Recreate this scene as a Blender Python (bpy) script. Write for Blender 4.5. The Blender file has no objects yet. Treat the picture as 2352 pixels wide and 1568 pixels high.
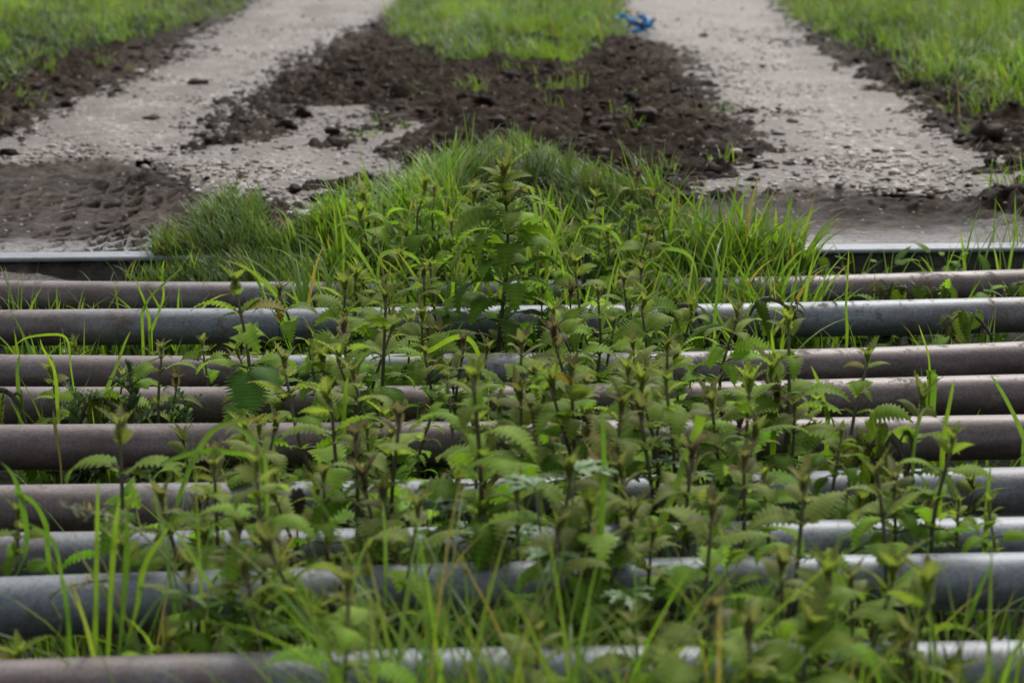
import bpy, math, random
import numpy as np
from math import radians as R

# ------------------------------------------------------------------ camera, world, sun
scene = bpy.context.scene
COL = scene.collection
PITCH = R(12.9)
CAM_H = 0.64
FPX = 4318.0            # focal length in pixels of a picture 2352 wide
cam_d = bpy.data.cameras.new('camera')
cam = bpy.data.objects.new('camera', cam_d)
COL.objects.link(cam)
cam.location = (0, 0, CAM_H)
cam.rotation_euler = (R(90) - PITCH, 0, 0)
cam_d.sensor_width = 36.0
cam_d.lens = FPX / 2352.0 * 36.0
cam_d.clip_start = 0.05
cam_d.clip_end = 2000
cam_d.dof.use_dof = True
cam_d.dof.focus_distance = 2.78
cam_d.dof.aperture_fstop = 6.8
scene.camera = cam

SUN_EL, SUN_AZ = R(52), R(18)          # azimuth measured from +y towards +x
world = bpy.data.worlds.new("World")
scene.world = world
world.use_nodes = True
wn = world.node_tree
wn.nodes.clear()
sky = wn.nodes.new('ShaderNodeTexSky')
sky.sky_type = 'NISHITA'
sky.sun_disc = False
sky.sun_elevation = SUN_EL
sky.sun_rotation = SUN_AZ
sky.air_density = 1.0
sky.dust_density = 4.0
sky.ozone_density = 1.0
hsv = wn.nodes.new('ShaderNodeHueSaturation')
hsv.inputs['Saturation'].default_value = 0.26
bg = wn.nodes.new('ShaderNodeBackground')
bg.inputs['Strength'].default_value = 0.15
wo = wn.nodes.new('ShaderNodeOutputWorld')
wn.links.new(sky.outputs[0], hsv.inputs['Color'])
wn.links.new(hsv.outputs[0], bg.inputs['Color'])
wn.links.new(bg.outputs[0], wo.inputs['Surface'])

sun_d = bpy.data.lights.new('sun', 'SUN')
sun_d.energy = 1.5
sun_d.angle = R(16)
sun_d.color = (1.0, 0.97, 0.92)
sun = bpy.data.objects.new('sun', sun_d)
COL.objects.link(sun)
sun.location = (0, 0, 30)
sun.rotation_euler = (R(90) - SUN_EL, 0, math.pi - SUN_AZ)

scene.view_settings.view_transform = 'Standard'
scene.view_settings.look = 'None'
scene.view_settings.gamma = 1.0
scene.view_settings.use_curve_mapping = False
scene.view_settings.exposure = 0.6
scene.cycles.max_bounces = 8
scene.cycles.transparent_max_bounces = 8
scene.cycles.use_denoising = True

rng = np.random.default_rng(7)
random.seed(7)

# ------------------------------------------------------------------ picture <-> place
FWD = np.array([0, math.cos(PITCH), -math.sin(PITCH)])
UP = np.array([0, math.sin(PITCH), math.cos(PITCH)])
def ray(u, v):
    return np.array([u - 1176.0, 0, 0]) + UP * (784.0 - v) + FWD * FPX
def on_plane(u, v, z=0.0):
    d = ray(u, v)
    if d[2] > -1: d[2] = -1
    t = (z - CAM_H) / d[2]
    return np.array([0, 0, CAM_H]) + d * t
def at_y(u, v, y):
    d = ray(u, v)
    return np.array([0, 0, CAM_H]) + d * (y / d[1])

# ------------------------------------------------------------------ noise and shapes
_perm = np.random.default_rng(3).permutation(512)
_perm = np.concatenate([_perm, _perm, _perm])
_ga = np.random.default_rng(4).uniform(0, 2 * np.pi, 512)
def noise(x, y):
    xi = np.floor(x).astype(np.int64); yi = np.floor(y).astype(np.int64)
    xf = x - xi; yf = y - yi
    u = xf * xf * xf * (xf * (xf * 6 - 15) + 10); v = yf * yf * yf * (yf * (yf * 6 - 15) + 10)
    def g(ix, iy, dx, dy):
        a = _ga[_perm[(_perm[ix & 511] + iy) & 511]]
        return np.cos(a) * dx + np.sin(a) * dy
    n00 = g(xi, yi, xf, yf); n10 = g(xi + 1, yi, xf - 1, yf)
    n01 = g(xi, yi + 1, xf, yf - 1); n11 = g(xi + 1, yi + 1, xf - 1, yf - 1)
    return ((n00 * (1 - u) + n10 * u) * (1 - v) + (n01 * (1 - u) + n11 * u) * v) * 1.5
def fbm(x, y, octs=4, gain=0.5):
    s = 0; a = 1.0; f = 1.0
    for i in range(octs):
        s = s + a * noise(x * f + 17.3 * i, y * f - 9.1 * i); a *= gain; f *= 2.03
    return s
def sstep(a, b, x):
    t = np.clip((x - a) / (b - a), 0, 1); return t * t * (3 - 2 * t)
def sdf(poly, x, y):
    """signed distance, positive inside"""
    p = np.asarray(poly); x = np.asarray(x, float); y = np.asarray(y, float)
    d = np.full(x.shape, 1e9); inside = np.zeros(x.shape, bool)
    n = len(p)
    for i in range(n):
        ax, ay = p[i]; bx, by = p[(i + 1) % n]
        ex, ey = bx - ax, by - ay
        wx, wy = x - ax, y - ay
        t = np.clip((wx * ex + wy * ey) / (ex * ex + ey * ey + 1e-12), 0, 1)
        d = np.minimum(d, (wx - ex * t) ** 2 + (wy - ey * t) ** 2)
        c = ((ay <= y) & (by > y)) | ((by <= y) & (ay > y))
        with np.errstate(divide='ignore', invalid='ignore'):
            xc = ax + (y - ay) / (by - ay if by != ay else 1e-12) * ex
        inside ^= c & (x < xc)
    d = np.sqrt(d)
    return np.where(inside, d, -d)
def poly_px(pts, z=0.045):
    return [tuple(on_plane(u, v, z)[:2]) for u, v in pts]

# ------------------------------------------------------------------ mesh helpers
class MB:
    def __init__(self):
        self.V = []; self.Q = []; self.T = []; self.C = []; self.n = 0
    def add(self, V, Q=None, T=None, C=None):
        V = np.asarray(V, float).reshape(-1, 3)
        if Q is not None and len(Q): self.Q.append(np.asarray(Q, np.int64) + self.n)
        if T is not None and len(T): self.T.append(np.asarray(T, np.int64) + self.n)
        if C is None: C = np.ones((len(V), 3)) * 0.5
        C = np.asarray(C, float)
        if C.ndim == 1: C = np.tile(C, (len(V), 1))
        self.C.append(C)
        self.V.append(V); self.n += len(V)
    def mesh(self, name, mat, smooth=True):
        V = np.concatenate(self.V)
        Q = np.concatenate(self.Q) if self.Q else np.zeros((0, 4), np.int64)
        T = np.concatenate(self.T) if self.T else np.zeros((0, 3), np.int64)
        C = np.concatenate(self.C)
        me = bpy.data.meshes.new(name)
        me.vertices.add(len(V)); me.vertices.foreach_set('co', V.ravel().astype(np.float32))
        loops = np.concatenate([Q.ravel(), T.ravel()]).astype(np.int32)
        me.loops.add(len(loops)); me.loops.foreach_set('vertex_index', loops)
        nq, nt = len(Q), len(T)
        starts = np.concatenate([np.arange(nq) * 4, nq * 4 + np.arange(nt) * 3]).astype(np.int32)
        me.polygons.add(nq + nt); me.polygons.foreach_set('loop_start', starts)
        me.polygons.foreach_set('use_smooth', np.full(nq + nt, smooth, bool))
        me.update(calc_edges=True)
        ca = me.color_attributes.new('col', 'FLOAT_COLOR', 'POINT')
        ca.data.foreach_set('color', np.concatenate([C, np.ones((len(C), 1))], 1).ravel().astype(np.float32))
        me.materials.append(mat)
        return me
    def obj(self, name, mat, parent=None, smooth=True):
        o = bpy.data.objects.new(name, self.mesh(name, mat, smooth))
        COL.objects.link(o)
        if parent is not None: o.parent = parent
        return o
def empty(name, loc):
    o = bpy.data.objects.new(name, None); COL.objects.link(o)
    o.location = loc; o.empty_display_size = 0.02
    return o
def tag(o, label=None, cat=None, group=None, kind=None):
    if label: o['label'] = label
    if cat: o['category'] = cat
    if group: o['group'] = group
    if kind: o['kind'] = kind
    return o
def copy_tree(o):
    c = o.copy(); COL.objects.link(c)
    for ch in list(o.children):
        d = ch.copy(); COL.objects.link(d); d.parent = c
    return c
def tube(mb, P, rad, sides=6, C=None, cap=True):
    P = np.asarray(P, float); n = len(P)
    rad = np.broadcast_to(np.asarray(rad, float), (n,))
    T = np.gradient(P, axis=0); T /= np.linalg.norm(T, axis=1)[:, None] + 1e-12
    ref = np.array([0, 0, 1.0]) if abs(T[:, 2]).mean() < 0.8 else np.array([1.0, 0, 0])
    A = np.cross(T, ref); A /= np.linalg.norm(A, axis=1)[:, None] + 1e-12
    B = np.cross(T, A)
    a = np.arange(sides) * 2 * np.pi / sides
    V = P[:, None] + rad[:, None, None] * (np.cos(a)[None, :, None] * A[:, None] + np.sin(a)[None, :, None] * B[:, None])
    i = np.arange(n - 1)[:, None] * sides; j = np.arange(sides)[None]; k = (j + 1) % sides
    Q = np.stack([i + j, i + sides + j, i + sides + k, i + k], -1).reshape(-1, 4)
    V = V.reshape(-1, 3)
    Tt = []
    if cap:
        V = np.concatenate([V, P[:1], P[-1:]])
        for q in range(sides):
            Tt.append((n * sides, q, (q + 1) % sides)); Tt.append((n * sides + 1, (n - 1) * sides + (q + 1) % sides, (n - 1) * sides + q))
    if C is not None and np.ndim(C) == 2:
        C = np.repeat(np.asarray(C), sides, 0)
        if cap: C = np.concatenate([C, C[:1], C[-1:]])
    mb.add(V, Q, Tt, C)

# ------------------------------------------------------------------ materials
def new_mat(name):
    m = bpy.data.materials.new(name); m.use_nodes = True
    nt = m.node_tree; nt.nodes.clear()
    return m, nt
def N(nt, t, **kw):
    n = nt.nodes.new(t)
    for k, v in kw.items():
        if k in n.inputs: n.inputs[k].default_value = v
        else: setattr(n, k, v)
    return n
def L(nt, a, b): nt.links.new(a, b)
def ramp(nt, fac, stops):
    r = nt.nodes.new('ShaderNodeValToRGB')
    cr = r.color_ramp
    while len(cr.elements) < len(stops): cr.elements.new(0.5)
    for e, (p, c) in zip(cr.elements, stops):
        e.position = p; e.color = (*c, 1) if len(c) == 3 else c
    L(nt, fac, r.inputs[0]); return r
def mixc(nt, a, b, fac, mode='MIX'):
    n = nt.nodes.new('ShaderNodeMix'); n.data_type = 'RGBA'; n.blend_type = mode
    for s, v in ((n.inputs[6], a), (n.inputs[7], b), (n.inputs[0], fac)):
        if hasattr(v, 'is_output'): L(nt, v, s)
        else: s.default_value = v if not isinstance(v, tuple) else (*v, 1)[:4]
    return n.outputs[2]
def mathn(nt, op, a, b=0.0):
    n = nt.nodes.new('ShaderNodeMath'); n.operation = op
    for s, v in ((n.inputs[0], a), (n.inputs[1], b)):
        if hasattr(v, 'is_output'): L(nt, v, s)
        else: s.default_value = v
    return n.outputs[0]
def out(nt, sh):
    o = nt.nodes.new('ShaderNodeOutputMaterial'); L(nt, sh, o.inputs['Surface']); return o
def objcoord(nt):
    return nt.nodes.new('ShaderNodeTexCoord').outputs['Object']

def plant_mat(name, transl=0.35, rough=0.5, spec=0.35, var=0.25, tcol=(1.25, 1.25, 0.55), spots=False):
    m, nt = new_mat(name)
    at = N(nt, 'ShaderNodeAttribute', attribute_name='col')
    oi = nt.nodes.new('ShaderNodeObjectInfo')
    co = objcoord(nt)
    ns = N(nt, 'ShaderNodeTexNoise', Scale=55.0, Detail=3.0)
    L(nt, co, ns.inputs['Vector'])
    v1 = mathn(nt, 'ADD', mathn(nt, 'MULTIPLY', ns.outputs[0], 0.7), 0.65)
    v2 = mathn(nt, 'ADD', mathn(nt, 'MULTIPLY', oi.outputs['Random'], var), 1 - var / 2)
    hs = N(nt, 'ShaderNodeHueSaturation')
    L(nt, at.outputs['Color'], hs.inputs['Color'])
    L(nt, mathn(nt, 'MULTIPLY', v1, v2), hs.inputs['Value'])
    col = hs.outputs[0]
    if spots:
        vo = N(nt, 'ShaderNodeTexVoronoi', Scale=75.0); L(nt, co, vo.inputs['Vector'])
        gate = N(nt, 'ShaderNodeTexNoise', Scale=30.0); L(nt, co, gate.inputs['Vector'])
        rr = ramp(nt, vo.outputs['Distance'], [(0.22, (1, 1, 1)), (0.30, (0, 0, 0))])
        gg = ramp(nt, gate.outputs[0], [(0.45, (0, 0, 0)), (0.55, (1, 1, 1))])
        fac = mathn(nt, 'MULTIPLY', rr.outputs[0], gg.outputs[0])
        col = mixc(nt, col, (0.35, 0.45, 0.24), mathn(nt, 'MULTIPLY', fac, 0.8))
    p = N(nt, 'ShaderNodeBsdfPrincipled', Roughness=rough)
    p.inputs['Specular IOR Level'].default_value = spec
    L(nt, col, p.inputs['Base Color'])
    tr = nt.nodes.new('ShaderNodeBsdfTranslucent')
    tc = mixc(nt, col, (*tcol,), 1.0, 'MULTIPLY')
    L(nt, tc, tr.inputs['Color'])
    ms = nt.nodes.new('ShaderNodeMixShader'); ms.inputs[0].default_value = transl
    L(nt, p.outputs[0], ms.inputs[1]); L(nt, tr.outputs[0], ms.inputs[2])
    bn = N(nt, 'ShaderNodeTexNoise', Scale=260.0, Detail=2.0); L(nt, co, bn.inputs['Vector'])
    bp = N(nt, 'ShaderNodeBump', Strength=0.25, Distance=0.001)
    L(nt, bn.outputs[0], bp.inputs['Height']); L(nt, bp.outputs[0], p.inputs['Normal'])
    out(nt, ms.outputs[0]); return m

M_LEAF = plant_mat('nettle_leaf', 0.44, 0.55, 0.05, 0.35, (1.45, 1.6, 0.75))
M_GRASS = plant_mat('grass_blade', 0.45, 0.42, 0.4, 0.25, (1.6, 1.5, 0.5))
M_LAWN = plant_mat('lawn_blade', 0.4, 0.5, 0.3, 0.0, (1.5, 1.4, 0.5))
M_SPOT = plant_mat('spotted_leaf', 0.35, 0.4, 0.4, 0.1, (1.5, 1.5, 0.5), spots=True)
M_STEM = plant_mat('plant_stem', 0.0, 0.5, 0.35, 0.3)
M_THISTLE = plant_mat('thistle_leaf', 0.25, 0.5, 0.35, 0.2, (1.2, 1.25, 0.6))

def mud_material():
    m, nt = new_mat('mud')
    co = objcoord(nt)
    at = N(nt, 'ShaderNodeAttribute', attribute_name='col')
    sx = nt.nodes.new('ShaderNodeSeparateColor'); L(nt, at.outputs['Color'], sx.inputs[0])
    wet, turf_ditch, film = sx.outputs[0], sx.outputs[1], sx.outputs[2]
    n1 = N(nt, 'ShaderNodeTexNoise', Scale=5.0, Detail=8.0, Roughness=0.65); L(nt, co, n1.inputs['Vector'])
    n2 = N(nt, 'ShaderNodeTexNoise', Scale=70.0, Detail=6.0, Roughness=0.7); L(nt, co, n2.inputs['Vector'])
    c1 = ramp(nt, n1.outputs[0], [(0.28, (0.013, 0.009, 0.006)), (0.5, (0.033, 0.0225, 0.0155)), (0.74, (0.085, 0.062, 0.046))])
    c2 = ramp(nt, n2.outputs[0], [(0.3, (0.45, 0.45, 0.45)), (0.6, (1, 1, 1)), (0.74, (1.9, 1.8, 1.7))])
    col = mixc(nt, c1.outputs[0], c2.outputs[0], 1.0, 'MULTIPLY')
    # scattered pale grit
    vo = N(nt, 'ShaderNodeTexVoronoi', Scale=60.0); L(nt, co, vo.inputs['Vector'])
    gr = ramp(nt, vo.outputs['Distance'], [(0.18, (1, 1, 1)), (0.26, (0, 0, 0))])
    gsel = N(nt, 'ShaderNodeSeparateColor'); L(nt, vo.outputs['Color'], gsel.inputs[0])
    gm = mathn(nt, 'MULTIPLY', gr.outputs[0], mathn(nt, 'GREATER_THAN', gsel.outputs[0], 0.78))
    gm = mathn(nt, 'MULTIPLY', gm, mathn(nt, 'SUBTRACT', 1.0, turf_ditch))
    col = mixc(nt, col, (0.22, 0.19, 0.16), gm)
    col = mixc(nt, col, (0.055, 0.046, 0.040), film)
    col = mixc(nt, col, (0.016, 0.024, 0.008), mathn(nt, 'MULTIPLY', turf_ditch, 0.9))
    p = N(nt, 'ShaderNodeBsdfPrincipled'); L(nt, col, p.inputs['Base Color'])
    n3 = N(nt, 'ShaderNodeTexNoise', Scale=22.0, Detail=4.0); L(nt, co, n3.inputs['Vector'])
    wr = mathn(nt, 'MULTIPLY', wet, mathn(nt, 'ADD', n3.outputs[0], 0.35))
    rg = nt.nodes.new('ShaderNodeMapRange'); L(nt, wr, rg.inputs[0])
    rg.inputs[1].default_value = 0.0; rg.inputs[2].default_value = 0.85
    rg.inputs[3].default_value = 0.85; rg.inputs[4].default_value = 0.10
    L(nt, rg.outputs[0], p.inputs['Roughness'])
    spn = mathn(nt, 'ADD', mathn(nt, 'MULTIPLY', mathn(nt, 'MULTIPLY', wr, wr), 0.5), 0.05); L(nt, spn, p.inputs['Specular IOR Level'])
    bp = N(nt, 'ShaderNodeBump', Strength=0.7, Distance=0.012)
    L(nt, n2.outputs[0], bp.inputs['Height']); L(nt, bp.outputs[0], p.inputs['Normal'])
    out(nt, p.outputs[0]); return m
M_MUD = mud_material()

def gravel_material():
    m, nt = new_mat('gravel_concrete')
    co = objcoord(nt)
    wn_ = N(nt, 'ShaderNodeTexNoise', Scale=30.0, Detail=2.0); L(nt, co, wn_.inputs['Vector'])
    wv = mixc(nt, co, wn_.outputs['Color'], 0.02)
    vo = N(nt, 'ShaderNodeTexVoronoi', Scale=66.0); L(nt, wv, vo.inputs['Vector'])
    sc = nt.nodes.new('ShaderNodeSeparateColor'); L(nt, vo.outputs['Color'], sc.inputs[0])
    stone = ramp(nt, sc.outputs[0], [(0.0, (0.048, 0.037, 0.029)), (0.4, (0.102, 0.083, 0.069)), (0.72, (0.178, 0.153, 0.134)), (1.0, (0.42, 0.39, 0.36))])
    edge = ramp(nt, vo.outputs['Distance'], [(0.30, (0, 0, 0)), (0.62, (1, 1, 1))])
    n1 = N(nt, 'ShaderNodeTexNoise', Scale=2.2, Detail=7.0, Roughness=0.62); L(nt, co, n1.inputs['Vector'])
    n2 = N(nt, 'ShaderNodeTexNoise', Scale=26.0, Detail=5.0, Roughness=0.7); L(nt, co, n2.inputs['Vector'])
    gap = mixc(nt, (0.11, 0.09, 0.075), (0.07, 0.057, 0.047), n2.outputs[0])
    col = mixc(nt, stone.outputs[0], gap, mathn(nt, 'MULTIPLY', edge.outputs[0], 0.6))
    # fine pale slurry that fills the stones in places, and brown mud smears
    sl = ramp(nt, n1.outputs[0], [(0.42, (0, 0, 0)), (0.6, (1, 1, 1))])
    col = mixc(nt, col, (0.140, 0.121, 0.107), mathn(nt, 'MULTIPLY', sl.outputs[0], 0.45))
    n4 = N(nt, 'ShaderNodeTexNoise', Scale=3.3, Detail=8.0, Roughness=0.7); mp4 = nt.nodes.new('ShaderNodeMapping'); mp4.inputs['Scale'].default_value = (1.6, 0.6, 1); L(nt, co, mp4.inputs[0]); L(nt, mp4.outputs[0], n4.inputs['Vector'])
    sm = ramp(nt, n4.outputs[0], [(0.50, (0, 0, 0)), (0.66, (1, 1, 1))])
    col = mixc(nt, col, (0.085, 0.067, 0.055), mathn(nt, 'MULTIPLY', sm.outputs[0], 0.7))
    sp = ramp(nt, n2.outputs[0], [(0.60, (0, 0, 0)), (0.70, (1, 1, 1))])
    col = mixc(nt, col, (0.06, 0.048, 0.04), mathn(nt, 'MULTIPLY', sp.outputs[0], 0.6))
    at = N(nt, 'ShaderNodeAttribute', attribute_name='col')
    sx = nt.nodes.new('ShaderNodeSeparateColor'); L(nt, at.outputs['Color'], sx.inputs[0])
    ef = mathn(nt, 'ADD', sx.outputs[0], mathn(nt, 'MULTIPLY', mathn(nt, 'SUBTRACT', n2.outputs[0], 0.5), 1.6))
    er = ramp(nt, ef, [(0.35, (0, 0, 0)), (0.8, (1, 1, 1))])
    col = mixc(nt, col, (0.065, 0.051, 0.042), mathn(nt, 'MULTIPLY', er.outputs[0], 0.85))
    n5 = N(nt, 'ShaderNodeTexNoise', Scale=1.9, Detail=9.0, Roughness=0.68); L(nt, mp4.outputs[0], n5.inputs['Vector'])
    st5 = ramp(nt, n5.outputs[0], [(0.47, (0, 0, 0)), (0.58, (1, 1, 1))])
    col = mixc(nt, col, (0.066, 0.051, 0.041), mathn(nt, 'MULTIPLY', mathn(nt, 'MULTIPLY', st5.outputs[0], sx.outputs[2]), 0.9))
    col = mixc(nt, col, (0.045, 0.039, 0.036), mathn(nt, 'MULTIPLY', sx.outputs[1], 0.85))
    p = N(nt, 'ShaderNodeBsdfPrincipled', Roughness=0.7); L(nt, col, p.inputs['Base Color']); p.inputs['Specular IOR Level'].default_value = 0.3
    L(nt, mathn(nt, 'SUBTRACT', 0.7, mathn(nt, 'MULTIPLY', sx.outputs[1], 0.3)), p.inputs['Roughness'])
    hh = mathn(nt, 'ADD', mathn(nt, 'MULTIPLY', mathn(nt, 'SUBTRACT', 1.0, vo.outputs['Distance']), 1.0), mathn(nt, 'MULTIPLY', n2.outputs[0], 0.4))
    bp = N(nt, 'ShaderNodeBump', Strength=0.7, Distance=0.004)
    L(nt, hh, bp.inputs['Height']); L(nt, bp.outputs[0], p.inputs['Normal'])
    out(nt, p.outputs[0]); return m
M_GRAVEL = gravel_material()

def stone_material():
    m, nt = new_mat('pebble')
    at = N(nt, 'ShaderNodeAttribute', attribute_name='col')
    co = objcoord(nt)
    n2 = N(nt, 'ShaderNodeTexNoise', Scale=90.0, Detail=4.0); L(nt, co, n2.inputs['Vector'])
    r = ramp(nt, n2.outputs[0], [(0.35, (0.6, 0.57, 0.54)), (0.65, (1.1, 1.1, 1.1))])
    col = mixc(nt, at.outputs['Color'], r.outputs[0], 1.0, 'MULTIPLY')
    p = N(nt, 'ShaderNodeBsdfPrincipled', Roughness=0.6); L(nt, col, p.inputs['Base Color'])
    out(nt, p.outputs[0]); return m
M_STONE = stone_material()

def clod_material():
    m, nt = new_mat('soil_clod')
    co = objcoord(nt)
    n2 = N(nt, 'ShaderNodeTexNoise', Scale=60.0, Detail=6.0, Roughness=0.7); L(nt, co, n2.inputs['Vector'])
    r = ramp(nt, n2.outputs[0], [(0.3, (0.012, 0.008, 0.0055)), (0.55, (0.030, 0.0205, 0.0145)), (0.75, (0.075, 0.055, 0.041))])
    p = N(nt, 'ShaderNodeBsdfPrincipled', Roughness=0.75); L(nt, r.outputs[0], p.inputs['Base Color']); p.inputs['Specular IOR Level'].default_value = 0.15
    bp = N(nt, 'ShaderNodeBump', Strength=0.8, Distance=0.01); L(nt, n2.outputs[0], bp.inputs['Height']); L(nt, bp.outputs[0], p.inputs['Normal'])
    out(nt, p.outputs[0]); return m
M_CLOD = clod_material()

def pipe_material():
    m, nt = new_mat('weathered_steel')
    co = objcoord(nt)
    at = N(nt, 'ShaderNodeAttribute', attribute_name='col')
    sx = nt.nodes.new('ShaderNodeSeparateColor'); L(nt, at.outputs['Color'], sx.inputs[0])
    mp = nt.nodes.new('ShaderNodeMapping'); L(nt, co, mp.inputs[0]); mp.inputs['Scale'].default_value = (9, 42, 42)
    n1 = N(nt, 'ShaderNodeTexNoise', Scale=1.0, Detail=7.0, Roughness=0.65); L(nt, mp.outputs[0], n1.inputs['Vector'])
    n2 = N(nt, 'ShaderNodeTexNoise', Scale=240.0, Detail=4.0, Roughness=0.7); L(nt, co, n2.inputs['Vector'])
    n3 = N(nt, 'ShaderNodeTexNoise', Scale=26.0, Detail=8.0, Roughness=0.72); L(nt, co, n3.inputs['Vector'])
    zinc = ramp(nt, n1.outputs[0], [(0.3, (0.085, 0.096, 0.108)), (0.7, (0.165, 0.183, 0.200))])
    rust = ramp(nt, n1.outputs[0], [(0.3, (0.060, 0.044, 0.041)), (0.5, (0.102, 0.079, 0.075)), (0.72, (0.150, 0.126, 0.122))])
    rf = mathn(nt, 'ADD', sx.outputs[0], mathn(nt, 'MULTIPLY', mathn(nt, 'SUBTRACT', n3.outputs[0], 0.5), 0.9))
    rr = ramp(nt, rf, [(0.35, (0, 0, 0)), (0.65, (1, 1, 1))])
    col = mixc(nt, zinc.outputs[0], rust.outputs[0], rr.outputs[0])
    fine = ramp(nt, n2.outputs[0], [(0.35, (0.66, 0.66, 0.66)), (0.65, (1.2, 1.2, 1.2))])
    col = mixc(nt, col, fine.outputs[0], 1.0, 'MULTIPLY')
    # caked mud: thin patches, more where green channel is high
    md = mathn(nt, 'ADD', n3.outputs[0], mathn(nt, 'MULTIPLY', sx.outputs[1], 0.16))
    mr = ramp(nt, md, [(0.62, (0, 0, 0)), (0.69, (1, 1, 1))])
    col = mixc(nt, col, (0.075, 0.055, 0.042), mathn(nt, 'MULTIPLY', mr.outputs[0], 0.85))
    p = N(nt, 'ShaderNodeBsdfPrincipled')
    L(nt, col, p.inputs['Base Color'])
    met = mathn(nt, 'MULTIPLY', mathn(nt, 'SUBTRACT', 1.0, mr.outputs[0]), 0.3)
    L(nt, met, p.inputs['Metallic'])
    ro = mathn(nt, 'ADD', mathn(nt, 'MULTIPLY', n2.outputs[0], 0.2), mathn(nt, 'ADD', mathn(nt, 'MULTIPLY', mr.outputs[0], 0.3), 0.40))
    L(nt, ro, p.inputs['Roughness'])
    bp = N(nt, 'ShaderNodeBump', Strength=0.25, Distance=0.0012)
    L(nt, mathn(nt, 'ADD', n2.outputs[0], mathn(nt, 'MULTIPLY', mr.outputs[0], 1.0)), bp.inputs['Height']); L(nt, bp.outputs[0], p.inputs['Normal'])
    out(nt, p.outputs[0]); return m
M_PIPE = pipe_material()

def simple_mat(name, col, rough=0.5, spec=0.5, transl=0.0, var=0.3, scale=40.0):
    m, nt = new_mat(name)
    co = objcoord(nt)
    n = N(nt, 'ShaderNodeTexNoise', Scale=scale, Detail=4.0); L(nt, co, n.inputs['Vector'])
    r = ramp(nt, n.outputs[0], [(0.3, tuple(c * (1 - var) for c in col)), (0.7, tuple(c * (1 + var) for c in col))])
    p = N(nt, 'ShaderNodeBsdfPrincipled', Roughness=rough); L(nt, r.outputs[0], p.inputs['Base Color'])
    p.inputs['Specular IOR Level'].default_value = spec
    sh = p.outputs[0]
    if transl:
        t = nt.nodes.new('ShaderNodeBsdfTranslucent'); L(nt, r.outputs[0], t.inputs['Color'])
        ms = nt.nodes.new('ShaderNodeMixShader'); ms.inputs[0].default_value = transl
        L(nt, sh, ms.inputs[1]); L(nt, t.outputs[0], ms.inputs[2]); sh = ms.outputs[0]
    out(nt, sh); return m
M_BLUE = simple_mat('blue_plastic', (0.06, 0.30, 0.62), 0.4, 0.4, 0.2)
M_DARK = simple_mat('dark_interior', (0.02, 0.022, 0.026), 0.6)
M_DEAD = plant_mat('dead_leaf', 0.2, 0.6, 0.3, 0.2, (1.3, 1.0, 0.5))
def water_mat():
    m, nt = new_mat('ditch_water')
    p = N(nt, 'ShaderNodeBsdfPrincipled', Roughness=0.03)
    p.inputs['Base Color'].default_value = (0.012, 0.011, 0.008, 1)
    co = objcoord(nt)
    n = N(nt, 'ShaderNodeTexNoise', Scale=12.0, Detail=2.0); L(nt, co, n.inputs['Vector'])
    bp = N(nt, 'ShaderNodeBump', Strength=0.06, Distance=0.01); L(nt, n.outputs[0], bp.inputs['Height']); L(nt, bp.outputs[0], p.inputs['Normal'])
    out(nt, p.outputs[0]); return m
M_WATER = water_mat()

# ------------------------------------------------------------------ layout traced on the ground
TRACK_Z = 0.05
HOLLOW_L = poly_px([(-900, 440), (-300, 410), (0, 397), (120, 388), (285, 392), (340, 410), (400, 438), (450, 470), (470, 500), (455, 540), (420, 575), (380, 600), (-900, 612)], 0.03)
HOLLOW_R = poly_px([(1560, 500), (1640, 478), (1760, 462), (1860, 456), (2010, 462), (2130, 470), (2250, 478), (2330, 505), (2700, 520), (3200, 540), (3200, 560), (1560, 585)], 0.03)
GRAVEL_L = poly_px([(600, 0), (640, -80), (1020, -80), (935, 0), (860, 60), (800, 90), (720, 140), (640, 205), (560, 285), (500, 345), (590, 350), (640, 310), (700, 258), (830, 250), (940, 290), (930, 330), (830, 300), (760, 330), (900, 370), (950, 395), (860, 425), (770, 440), (740, 480), (640, 500), (420, 500), (200, 470), (-300, 480), (-600, 470), (-250, 400), (0, 342), (60, 302), (160, 248), (220, 220), (330, 178), (410, 130), (500, 60)])
GRAVEL_R = poly_px([(1425, 0), (1410, -80), (1745, -80), (1790, 0), (1815, 45), (1865, 98), (1940, 150), (2050, 225), (2150, 285), (2230, 330), (2290, 385), (2330, 440), (2350, 500), (2000, 520), (1700, 520), (1510, 520), (1515, 455), (1590, 425), (1700, 412), (1775, 388), (1790, 350), (1730, 300), (1640, 240), (1595, 160), (1575, 118), (1490, 98), (1445, 85)])
TURF = {
 'left': poly_px([(-700, 180), (-500, -120), (620, -120), (570, 8), (510, 48), (400, 75), (330, 110), (240, 128), (150, 150), (60, 160), (20, 225), (-60, 250), (-300, 290)]),
 'middle': poly_px([(960, -120), (940, 0), (905, 55), (925, 110), (1000, 140), (1060, 158), (1180, 150), (1280, 172), (1345, 135), (1350, 112), (1425, 92), (1420, 0), (1400, -120)]),
 'right': poly_px([(1790, -120), (1795, 5), (1835, 48), (1890, 82), (1955, 112), (2035, 145), (2095, 172), (2130, 215), (2230, 230), (2275, 262), (2400, 290), (2700, 340), (3000, 290), (3000, -120)]),
}
MOUND = poly_px([(800, 480), (880, 455), (960, 445), (990, 425), (1070, 402), (1120, 388), (1250, 388), (1310, 412), (1380, 432), (1430, 455), (1490, 475), (1510, 500), (1490, 530), (1400, 545), (1150, 545), (900, 530), (800, 520)])
NEARL = poly_px([(370, 606), (420, 580), (500, 560), (640, 548), (760, 545), (790, 590), (740, 640), (560, 645), (420, 634)], 0.0)
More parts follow.
